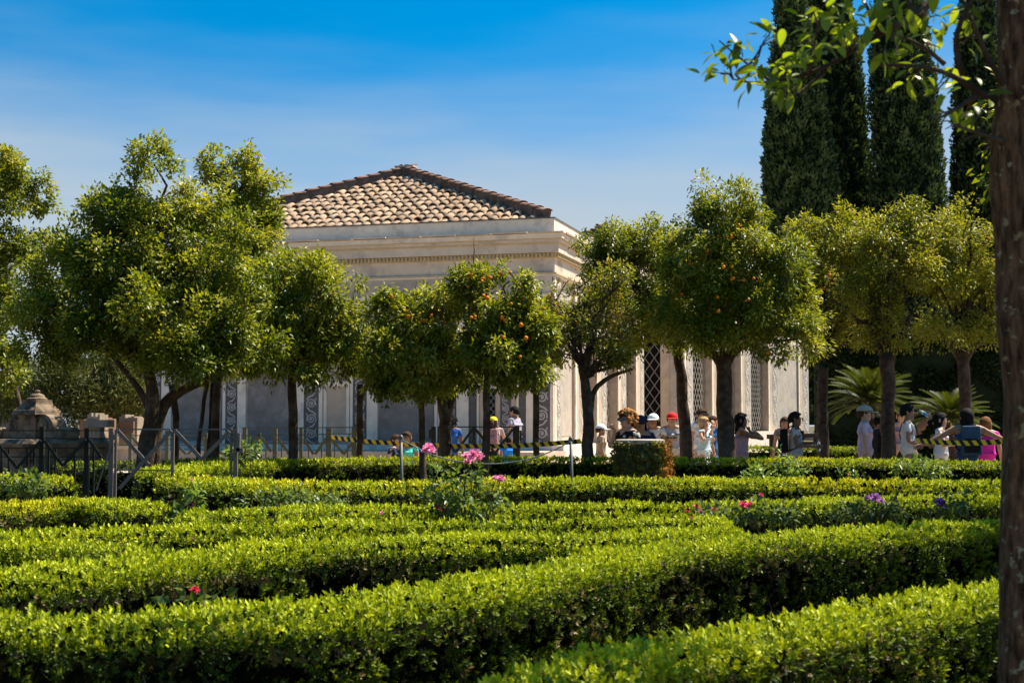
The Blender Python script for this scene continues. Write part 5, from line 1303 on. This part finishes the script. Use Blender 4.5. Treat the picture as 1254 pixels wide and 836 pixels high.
def hair_shell(style, seed):
    r = np.random.default_rng(seed); V = []; F = []; na = 28; nr = 12
    curly = style == 'curly' ; long_ = style in ('long', 'pony')
    R0 = np.array((.088, .107, .108)) * (1.24 if curly else 1.06)
    for i in range(nr + (6 if long_ else 0)):
        for j in range(na):
            a = 2 * math.pi * j / na; fr = math.cos(a - 1.5 * math.pi)          # 1 in front (-y), -1 at the back
            end = R(float(np.interp(fr, [-1, -.2, .35, .7, 1], [128 if not curly else 138, 112, 92, 62, 56])))
            ph = end * min(1, i / (nr - 1)); q = R0 * (1 + (.16 if curly else .11) * mn.noise(Vector((math.cos(a) * 3, math.sin(a) * 3, ph * 3 + seed)) * 1.7))
            p = np.array((math.sin(ph) * math.cos(a) * q[0], math.sin(ph) * math.sin(a) * q[1], math.cos(ph) * q[2])) + np.array((0, .004, 1.665))
            if i >= nr:
                t = (i - nr + 1) / 6; bk = max(0, min(1, (-fr + .45) / .7)); p[2] -= t * .24 * bk; p[0] *= 1 + .18 * t * bk; p[1] += t * .03 * bk
                p += .012 * mn.noise(Vector(p * 14 + seed)) * np.array((1, 1, 0))
            V.append(tuple(p))
    n = nr + (6 if long_ else 0)
    for i in range(n - 1):
        for j in range(na): F.append((i * na + j, i * na + (j + 1) % na, (i + 1) * na + (j + 1) % na, (i + 1) * na + j))
    # thin inner rim gives the shell thickness
    k = len(V); V += [tuple((np.array(V[(n - 1) * na + j]) - np.array((0, .004, 1.665))) * np.array((.86, .86, 1)) + np.array((0, .004, 1.665))) for j in range(na)]
    for j in range(na): F.append(((n - 1) * na + j, (n - 1) * na + (j + 1) % na, k + (j + 1) % na, k + j))
    return V, F
def cap_mesh(back=False):
    V = []; F = []; na = 24; nr = 7; c = np.array((0, .003, 1.688)); R0 = np.array((.098, .117, .098))
    for i in range(nr):
        ph = R(86) * i / (nr - 1)
        for j in range(na):
            a = 2 * math.pi * j / na; V.append(tuple(c + np.array((math.sin(ph) * math.cos(a) * R0[0], math.sin(ph) * math.sin(a) * R0[1], math.cos(ph) * R0[2]))))
    for i in range(nr - 1):
        for j in range(na): F.append((i * na + j, i * na + (j + 1) % na, (i + 1) * na + (j + 1) % na, (i + 1) * na + j))
    B = MB(); pts = []; m = 10
    for i in range(m + 1):
        a = math.pi + math.pi * i / m; pts.append((math.cos(a) * .094, math.sin(a) * .112)); 
    outer = [(x * 1.02, y - .085 * math.sin(math.pi * i / m) ** .6) for i, (x, y) in enumerate(pts)]
    for i in range(m):
        zi = lambda p: c[2] + .002 - (abs(p[0]) / .1) ** 2 * .018 + (p[1] + .1) * .18
        q = [pts[i], pts[i + 1], outer[i + 1], outer[i]]; t = [(p[0], p[1], zi(p)) for p in q]; b = [(x, y, z - .006) for x, y, z in t]
        B.add(t + b, [(0, 1, 2, 3), (7, 6, 5, 4), (2, 6, 7, 3)])
    return (V, F), (B.v, B.f)
REST = {'L': ((.225, .02, 1.14), (.245, -.04, .90)), 'R': ((-.225, .02, 1.14), (-.245, -.04, .90))}
def person(label, px, ytop, d, face, top, bottom, hair=('short', 'black'), skin='tan', cap=None, shades=False, arms=None, sleeve=.55, sit=False, ht=1.765, group='visitors in the garden', lean=0.0, gz=None, slim=1.0, head_turn=0.0, print_on=None):
    t = P(px, ytop, d); g = ground_z(d) if gz is None else gz
    ht = ht - .045; nat = ht if not sit else ht - .42
    s = (t[2] - g) / nat
    if hair[0] == 'curly': s *= .98
    root = thing('person', label, 'person', (t[0], t[1], g), group, R(face)); root.scale = (s * slim, s * slim, s)
    A = dict(REST); A.update(arms or {}); sk = SKINS[skin]; dz = -.42 if sit else 0.0
    def arm(side): e, w = A[side]; return np.array(e), np.array(w)
    V = [(0, 0, .95), (0, .005, 1.10), (0, 0, 1.28), (0, .012, 1.43), (0, .002, 1.505), (0, -.018, 1.580), (0, -.012, 1.655), (0, -.002, 1.715)]
    rad = [.118, .122, .158, .112, .068, .066, .082, .066]; E = [(i, i + 1) for i in range(7)]
    for sg, sd in ((1, 'L'), (-1, 'R')):
        e, w = arm(sd); k = len(V); sh = np.array((sg * .168, .01, 1.415)); u = norm(w - e)
        V += [tuple(sh), tuple((sh + e) / 2), tuple(e), tuple((e + w) / 2), tuple(w), tuple(w + u * .07)]; rad += [.062, .050, .041, .037, .027, .032]; E += [(3, k)] + [(k + i, k + i + 1) for i in range(5)]
    for sg in (1, -1):
        k = len(V)
        if sit: V += [(sg * .09, -.02, .93), (sg * .11, -.42, .95), (sg * .11, -.44, .52), (sg * .115, -.58, .47)]
        else: V += [(sg * .088, 0, .87), (sg * .098, -.01, .49), (sg * .10, .02, .085), (sg * .112, -.13, .045)]
        rad += [.098, .062, .042, .042]; E += [(0, k)] + [(k + i, k + i + 1) for i in range(3)]
    V2, F2 = skin_mesh(V, E, rad); V2 = squash(V2); mi = [0] * len(F2); B = MB(); B.v = list(V2); B.f = list(F2); B.mi = mi
    # fingers, nose, ears, eyes, mouth belong to the same body
    for sg, sd in ((1, 'L'), (-1, 'R')):
        e, w = arm(sd); u = norm(w - e); side = norm(np.cross(u, (0, 1., .2))); nrm_ = np.cross(side, u); h = w + u * .085
        for i, (o_, ln) in enumerate(((-.027, .060), (-.009, .072), (.009, .068), (.026, .054))):
            a = h + side * o_; B.tube([a - u * .02, a + u * ln * .45 + nrm_ * .004, a + u * ln * .8 + nrm_ * .022, a + u * ln + nrm_ * .04], [.0095, .009, .008, .006], 6)
        a = w + u * .04 - side * .028; B.tube([a, a - side * .022 + u * .022, a - side * .026 + u * .052 + nrm_ * .01], [.011, .010, .007], 6)
    B.add([(0, -.100, 1.672), (-.016, -.098, 1.628), (.016, -.098, 1.628), (0, -.128, 1.634), (0, -.096, 1.620)], [(0, 1, 3), (0, 3, 2), (1, 4, 3), (2, 3, 4)])
    for sg in (1, -1):
        B.lathe((sg * .086, .008, 1.648), [(.006, -.032), (.013, -.02), (.016, .012), (.012, .03), (.004, .036)], 8, sx=.6, sy=1.2)
        B.lathe((sg * .031, -.094, 1.664), [(.003, -.008), (.011, -.004), (.011, .004), (.003, .008)], 8, mi=1, sy=.6)
        B.tube([(sg * .018, -.100, 1.683), (sg * .046, -.092, 1.684)], .0045, 5, mi=1)
    B.tube([(-.022, -.094, 1.600), (0, -.101, 1.600), (.022, -.094, 1.600)], .006, 6, mi=2)
    def Z(vs_):
        out = []
        for x, y, z in vs_:
            if z > 1.485:                     # head: fuller and set low on the neck
                w = min(1, (z - 1.485) / .07); k = 1 + .19 * w; x *= k; y *= k; z = 1.485 + (z - 1.485) * 1.14 - .080 * w
            else: x *= 1.13; y *= 1.08
            out.append((x, y + lean * max(0, z - 1.0), z + dz))
        return out
    hm = HAIRM[hair[1]]
    local_mesh('body', Z(B.v), B.f, [sk, hm, LIP], root, B.mi)
    # shirt
    Vs = [(0, 0, .83), (0, .004, 1.02), (0, .005, 1.14), (0, 0, 1.28), (0, .012, 1.415), (0, .008, 1.455)]; rs = [.172, .160, .152, .174, .122, .080]; E = [(i, i + 1) for i in range(5)]
    for sg, sd in ((1, 'L'), (-1, 'R')):
        if sleeve <= 0: continue
        e, w = arm(sd); sh = np.array((sg * .170, .01, 1.412)); k = len(Vs)
        if sleeve <= 1: q = sh + (e - sh) * sleeve; Vs += [tuple(sh), tuple((sh + q) / 2), tuple(q)]; rs += [.072, .062, .058]; E += [(4, k), (k, k + 1), (k + 1, k + 2)]
        else: Vs += [tuple(sh), tuple(e), tuple(e + (w - e) * .9)]; rs += [.076, .058, .044]; E += [(4, k), (k, k + 1), (k + 1, k + 2)]
    V3, F3 = skin_mesh(Vs, E, rs, 2); V3 = squash(V3, .74)
    V3 = [(x + .016 * mn.noise(Vector((x * 11, y * 11, z * 10 + px))), y + .024 * mn.noise(Vector((x * 11 + 5, y * 9, z * 12 + px))), z) for x, y, z in V3]
    local_mesh('shirt', Z(V3), F3, top, root)
    # trousers
    Vt = [(0, 0, .97), (0, 0, .91)]; rt = [.150, .165]; E = [(0, 1)]
    for sg in (1, -1):
        k = len(Vt)
        if sit: Vt += [(sg * .09, -.03, .93), (sg * .112, -.42, .95), (sg * .11, -.44, .56)]
        else: Vt += [(sg * .092, 0, .84), (sg * .10, -.01, .49), (sg * .102, .02, .11)]
        rt += [.112, .080, .060]; E += [(1, k), (k, k + 1), (k + 1, k + 2)]
    V4, F4 = skin_mesh(Vt, E, rt, 1); local_mesh('trousers', Z(squash(V4, .8)), F4, bottom, root)
    mb = MB()
    for sg in (1, -1):
        if sit: mb.box((sg * .113, -.52, .475), .05, .13, .045, taper=.8)
        else: mb.box((sg * .106, -.055, .045), .05, .14, .05, taper=.78)
    local_mesh('shoes', Z(mb.v), mb.f, cloth('shoe', (.03, .03, .03)), root, smooth=False)['kind'] = 'stuff'
    if hair:
        hv, hf = hair_shell(hair[0], int(px) % 97); ho = local_mesh('hair', Z(hv), hf, hm, root)
        if hair[0] == 'curly':
            r = np.random.default_rng(int(px)); mb = MB()
            for i in range(120):
                a = r.uniform(0, 2 * math.pi); ph = r.uniform(0, R(118)); fr = math.cos(a - 1.5 * math.pi)
                if fr > .4 and ph > R(56): continue
                p = np.array((math.sin(ph) * math.cos(a) * .115, math.sin(ph) * math.sin(a) * .135, math.cos(ph) * .135)) + np.array((0, .004, 1.665)); q = r.uniform(.016, .03)
                mb.lathe(p, [(q * .4, -q * .8), (q, -q * .2), (q * .9, q * .4), (q * .3, q * .9)], 6)
            local_mesh('curls', Z(mb.v), mb.f, hm, ho)['kind'] = 'stuff'
        if hair[0] == 'pony':
            mb = MB(); mb.tube([(0, .11, 1.68), (0, .16, 1.62), (0, .165, 1.5), (0, .14, 1.36)], [.025, .04, .035, .01], 8); local_mesh('ponytail', Z(mb.v), mb.f, hm, ho)
    if cap:
        (cv, cf), (bv, bf) = cap_mesh(); co = local_mesh('cap', Z(cv), cf, cap, root); local_mesh('cap_brim', Z(bv), bf, cap, co, smooth=False)
    if shades:
        mb = MB(); mb.box((.033, -.108, 1.664), .027, .006, .019); mb.box((-.033, -.108, 1.664), .027, .006, .019); mb.box((0, -.112, 1.672), .008, .004, .004)
        for sg in (1, -1): mb.bar((sg * .060, -.106, 1.670), (sg * .090, .0, 1.668), .006, .008)
        local_mesh('sunglasses', Z(mb.v), mb.f, GLASS_K, root, smooth=False)
    if print_on == 'logo':
        mb = MB(); y = -.150
        k = MB()
        for i, (x, w, h) in enumerate(((-.075, .016, .03), (-.045, .012, .02), (-.015, .013, .026), (.015, .010, .018), (.042, .015, .028), (.075, .014, .024))): k.box((x, y, 1.235), w, .006, h * .6)
        local_mesh('shirt_print', Z(k.v), k.f, cloth('print_black', (.02, .02, .02)), root, smooth=False)
        k = MB(); k.box((-.055, y, 1.185), .035, .006, .016); k.box((.05, y, 1.187), .042, .006, .013)
        local_mesh('shirt_print', Z(k.v), k.f, cloth('print_orange', (.75, .22, .02)), root, smooth=False)
    if print_on == 'yellow':
        k = MB(); k.box((.03, -.150, 1.20), .04, .006, .03); k.box((-.02, -.151, 1.23), .02, .006, .014); local_mesh('shirt_print', Z(k.v), k.f, cloth('print_yellow', (.7, .42, .02)), root, smooth=False)
    if print_on == 'floral':
        r = np.random.default_rng(5); k = MB()
        sv = [v for v in V3 if v[2] > .95]
        for i in range(46):
            x, y, z = sv[r.integers(len(sv))]; n = norm(np.array((x, y * 1.6, .05))); c = np.array((x, y, z)) + n * .004; u = norm(np.cross(n, (0, 0, 1.))); w = np.cross(n, u); q = r.uniform(.018, .04)
            pts = [c + (u * math.cos(a) + w * math.sin(a)) * q * (1 if j % 2 else .6) for j, a in enumerate(np.linspace(0, 2 * math.pi, 11)[:-1])]
            b = len(k.v); k.v += [tuple(p) for p in pts] + [tuple(c + n * .006)]; k.f += [(b + j, b + (j + 1) % 10, b + 10) for j in range(10)]; k.mi += [0] * 10
        local_mesh('shirt_print', Z(k.v), k.f, cloth('print_blossom', (.55, .50, .46)), root, smooth=False)['kind'] = 'stuff'
    root['_s'] = s
    return root
def local_to_world(root, p):
    bpy.context.view_layer.update(); return np.array(root.matrix_world @ Vector(p))
def backpack(label, root, m, big=1.0, m2=None):
    s = root['_s']; o = thing('backpack', label, 'backpack', root.location, None, root.rotation_euler.z); o.scale = (s, s, s)
    o.location = root.location
    def add(name, mb, mm, smooth=False):
        ob = local_mesh(name, mb.v, mb.f, mm, o, smooth=smooth); bv = ob.modifiers.new('b', 'BEVEL'); bv.width = .025; bv.segments = 3; return ob
    mb = MB(); mb.box((0, .205, 1.22), .145 * big, .075, .21 * big, taper=.86); add('bag', mb, m)
    mb = MB(); mb.box((0, .292, 1.14), .11 * big, .012, .10 * big); add('pocket', mb, m2 or m)
    mb = MB(); mb.tube([(-.03, .2, 1.43), (0, .2, 1.47), (.03, .2, 1.43)], .008, 6); local_mesh('handle', mb.v, mb.f, m2 or m, o)
    for sg in (1, -1):
        mb = MB(); pts = [(sg * .09, .15, 1.42), (sg * .10, .06, 1.485), (sg * .105, -.06, 1.455), (sg * .115, -.135, 1.34), (sg * .14, -.125, 1.20), (sg * .165, -.02, 1.10), (sg * .13, .14, 1.04)]
        for a, b in zip(pts[:-1], pts[1:]): mb.bar(a, b, .045, .014, up=(0, 1, .3))
        local_mesh('strap', mb.v, mb.f, m2 or m, o, smooth=False)
    for k in ('label', 'category'): pass
    return o
def bottle(label, p, tilt=(0, 0, 0), m=None, s=1.0):
    mb = MB(); mb.lathe((0, 0, 0), [(.026, -.09), (.031, -.08), (.031, .03), (.026, .055), (.012, .085), (.012, .10)], 14)
    o = thing('water_bottle', label, 'bottle', p); o.rotation_euler = tilt; o.scale = (s, s, s)
    local_mesh('bottle_body', mb.v, mb.f, m or BOTTLE, o); mb = MB(); mb.lathe((0, 0, .10), [(.014, 0), (.014, .018), (.010, .02)], 12); local_mesh('bottle_cap', mb.v, mb.f, cloth('cap_blue', (.05, .2, .5)), o)
    mb = MB(); mb.lathe((0, 0, -.03), [(.0318, 0), (.0318, .045)], 14); local_mesh('bottle_label', mb.v, mb.f, cloth('cap_blue2', (.10, .35, .55)), o)
m_, n_, l_, b_ = new_mat('bottle_plastic'); b_.inputs['Base Color'].default_value = (.75, .85, .9, 1); b_.inputs['Transmission Weight'].default_value = .75; b_.inputs['Roughness'].default_value = .12; b_.inputs['IOR'].default_value = 1.25; BOTTLE = m_
C = cloth
WHITE = C('white_cotton', (.74, .73, .72)); JEANS = C('denim', (.05, .08, .16)); BLACK = C('black_cotton', (.014, .014, .016)); KHAKI = C('khaki', (.30, .24, .16))
up_face = lambda sg: ((sg * .24, -.10, 1.20), (sg * .07, -.17, 1.56))
tog = lambda sg: ((sg * .25, -.06, 1.16), (sg * .12, -.28, 1.18))
# seated pair
bn = P(491, 556, 30); br = thing('stone_bench', 'low stone bench under the seated couple', 'bench', (bn[0], 30, ground_z(30)))
mb = MB(); mb.box((bn[0], 30.02, ground_z(30) + .44), .75, .2, .04); mb.build('seat_slab', PAVE, br)
for sx in (-.5, .5):
    mb = MB(); mb.box((bn[0] + sx, 30.02, ground_z(30) + .2), .08, .16, .2); mb.build('support', PAVE, br)
person('boy in dark shirt with reddish face sitting beside the turquoise shirt', 485, 534, 30, 60, C('navy_cotton', (.02, .03, .06)), JEANS, ('short', 'brown'), 'light', sit=True, ht=1.74)
person('seated person in turquoise shirt with cropped brown hair', 498, 530.5, 30.1, -20, C('turquoise', (.12, .62, .55)), KHAKI, ('short', 'brown'), 'tan', sit=True, ht=1.74)
person('person with big black curly hair and royal blue shirt behind the dark gate', 552, 505, 29.5, 170, C('royal_blue', (.025, .10, .36)), BLACK, ('curly', 'black'), 'brown', ht=1.82)
w1 = person('woman in yellow cap photographing the pavilion front', 604, 511, 32, 175, C('rose_white', (.50, .36, .36)), BLACK, ('pony', 'brown'), 'light', cap=C('yellow_cap', (.72, .50, .03)), arms={'L': up_face(1), 'R': up_face(-1)})
backpack('dusty pink backpack worn by the woman in the yellow cap', w1, C('dusty_pink', (.30, .16, .17)))
person('dark haired man in lavender shirt standing close to the pavilion front', 630, 498, 34.5, -120, C('lavender_grey', (.34, .32, .42)), BLACK, ('short', 'black'), 'tan')
person('small child in bright blue shirt under the dark gate post', 622, 535.5, 30.5, -160, C('bright_blue', (.03, .22, .70)), JEANS, ('short', 'black'), 'tan', ht=1.74)
pv = person('man in white cap and sand vest beside the thin straggly orange tree', 736, 519, 28.5, 95, C('sand', (.34, .27, .19)), KHAKI, ('short', 'brown'), 'tan', cap=C('white_cap', (.78, .78, .78)), ht=1.79)
person('woman with ginger curly hair and black floral blouse behind the mossy block', 768, 496.5, 21.0, -60, BLACK, BLACK, ('curly', 'ginger'), 'light', arms={'R': ((-.25, -.12, 1.18), (-.10, -.20, 1.46))}, sleeve=.8, ht=1.83, print_on='floral', shades=True)
person('long haired person in dark blue cap leaning behind the mossy block', 784, 508, 22.2, -10, C('dark_navy', (.015, .022, .05)), JEANS, ('long', 'brown'), 'tan', cap=C('navy_cap', (.02, .025, .045)), ht=1.79, shades=True)
w9 = person('woman in white cap and white shirt with phone at her face', 800, 506, 27.5, -15, WHITE, JEANS, ('long', 'black'), 'tan', cap=C('white_cap', None), arms={'R': ((-.23, -.12, 1.19), (-.08, -.15, 1.52)), 'L': ((.25, -.02, 1.14), (.20, -.20, 1.02))}, ht=1.79, print_on='yellow')
# strap bag of the woman in the white cap
def cross_strap(label, root, m):
    s = root['_s']; o = thing('shoulder_bag', label, 'bag', root.location, None, root.rotation_euler.z); o.scale = (s, s, s); mb = MB()
    pts = [(-.10, .02, 1.485), (-.09, -.10, 1.42), (0, -.150, 1.25), (.12, -.135, 1.08), (.19, -.05, .97), (.17, .09, 1.05), (0, .15, 1.25), (-.09, .10, 1.43), (-.10, .02, 1.485)]
    for a, b in zip(pts[:-1], pts[1:]): mb.bar(a, b, .03, .010, up=(0, 1, .2))
    local_mesh('strap', mb.v, mb.f, m, o, smooth=False); mb = MB(); mb.box((.22, .0, .90), .04, .11, .08); b = local_mesh('bag', mb.v, mb.f, m, o, smooth=False); bv = b.modifiers.new('b', 'BEVEL'); bv.width = .015; bv.segments = 2
cross_strap('blue shoulder bag with diagonal strap on the woman in the white cap', w9, C('strap_blue', (.06, .10, .26)))
bottle('green capped water bottle beside the woman in the white cap', local_to_world(w9, (.21, -.28, 1.02)), (.1, .1, 0))
person('man in red cap and grey printed T-shirt walking towards the garden', 823, 504.5, 27.5, -8, C('light_grey', (.46, .46, .50)), KHAKI, ('short', 'brown'), 'light', cap=C('red_cap', (.60, .02, .02)), ht=1.79, print_on='logo')
person('man with dark glasses and white shirt behind the blonde woman', 859, 501, 29.0, 35, WHITE, JEANS, ('short', 'brown'), 'light', shades=True)
person('woman with long blonde hair and pale blue top lifting her hand', 862, 511, 28.2, 60, C('pale_blue', (.42, .55, .60)), WHITE, ('long', 'blonde'), 'light', arms={'L': up_face(1), 'R': up_face(-1)}, sleeve=.15)
person('person in denim jacket taking a photograph next to the blonde woman', 873, 510, 29.3, 70, C('denim_jacket', (.03, .13, .30)), JEANS, ('short', 'brown'), 'tan', arms={'L': up_face(1), 'R': up_face(-1)}, sleeve=1.9)
person('woman in lilac sleeveless top raising one elbow by the stout trunk', 908, 506.5, 24.6, 80, C('lilac', (.40, .28, .34)), JEANS, ('long', 'black'), 'brown', arms={'R': ((-.10, -.36, 1.26), (-.10, -.14, 1.46)), 'L': ((.21, -.02, 1.14), (.20, -.14, .93))}, sleeve=0)
person('long haired brunette bending behind the timber barrier', 961, 511, 30.5, -30, C('dusty_brown', (.22, .16, .13)), JEANS, ('long', 'brown'), 'tan')
m15 = person('man in grey patterned T-shirt and blue sunglasses carrying a bottle', 974, 505, 24.4, 78, C('speckled_grey', (.46, .46, .47)), JEANS, ('short', 'black'), 'brown', shades=True, arms={'R': ((-.25, -.02, 1.14), (-.16, -.30, 1.12)), 'L': tog(1)})
backpack('black backpack on the man in the grey patterned T-shirt', m15, BLACK)
bottle('turquoise water bottle held by the man in the grey patterned T-shirt', local_to_world(m15, (-.12, -.40, 1.13)))
person('bearded man in beige cap and pale pink shirt walking past the sago palm', 1059, 495.5, 24.3, 80, C('pale_pink', (.62, .46, .56)), KHAKI, ('short', 'brown'), 'light', cap=C('beige_cap', (.42, .36, .27)), ht=1.79, sleeve=.7)
person('person all in black half hidden by the knobbly trunk', 1078, 508, 25.8, 100, BLACK, BLACK, ('short', 'black'), 'tan', sleeve=1.9)
person('small figure in sunglasses and mauve top behind the drinking man', 1104, 503, 30.0, 10, C('mauve', (.28, .20, .22)), BLACK, ('short', 'auburn'), 'light', shades=True)
m18 = person('young man in white T-shirt drinking from a clear bottle', 1112, 495.5, 24.2, 75, WHITE, C('grey_trousers', (.35, .36, .38)), ('short', 'black'), 'tan', shades=True, arms={'L': ((.22, -.18, 1.24), (.04, -.27, 1.50)), 'R': ((-.24, .0, 1.12), (-.16, -.26, 1.08))})
bottle('clear water bottle at the lips of the young man in white', local_to_world(m18, (.02, -.26, 1.575)), (R(-55), 0, R(75)))
cross_strap('black hip bag slung on the young man in white', m18, BLACK)
w19 = person('dark haired woman in white shirt with print and sunglasses', 1152, 506, 24.0, 70, WHITE, C('colour_skirt', (.30, .16, .12)), ('pony', 'black'), 'light', shades=True, arms={'L': tog(1), 'R': tog(-1)}, print_on='yellow')
m20 = person('person with black hair stretching both arms wide under the striped tape', 1184, 501, 22.8, 178, C('blue_vest', (.03, .07, .18)), JEANS, ('long', 'black'), 'tan', arms={'L': ((.40, -.04, 1.26), (.58, -.14, 1.16)), 'R': ((-.42, -.02, 1.28), (-.62, -.10, 1.20))}, sleeve=0)
backpack('slate blue backpack on the person stretching both arms', m20, C('slate_blue', (.045, .075, .12)), 1.12, BLACK)
person('auburn haired child in magenta top beyond the stretching person', 1207, 511, 25.5, 150, C('magenta_top', (.60, .03, .32)), JEANS, ('long', 'auburn'), 'light')
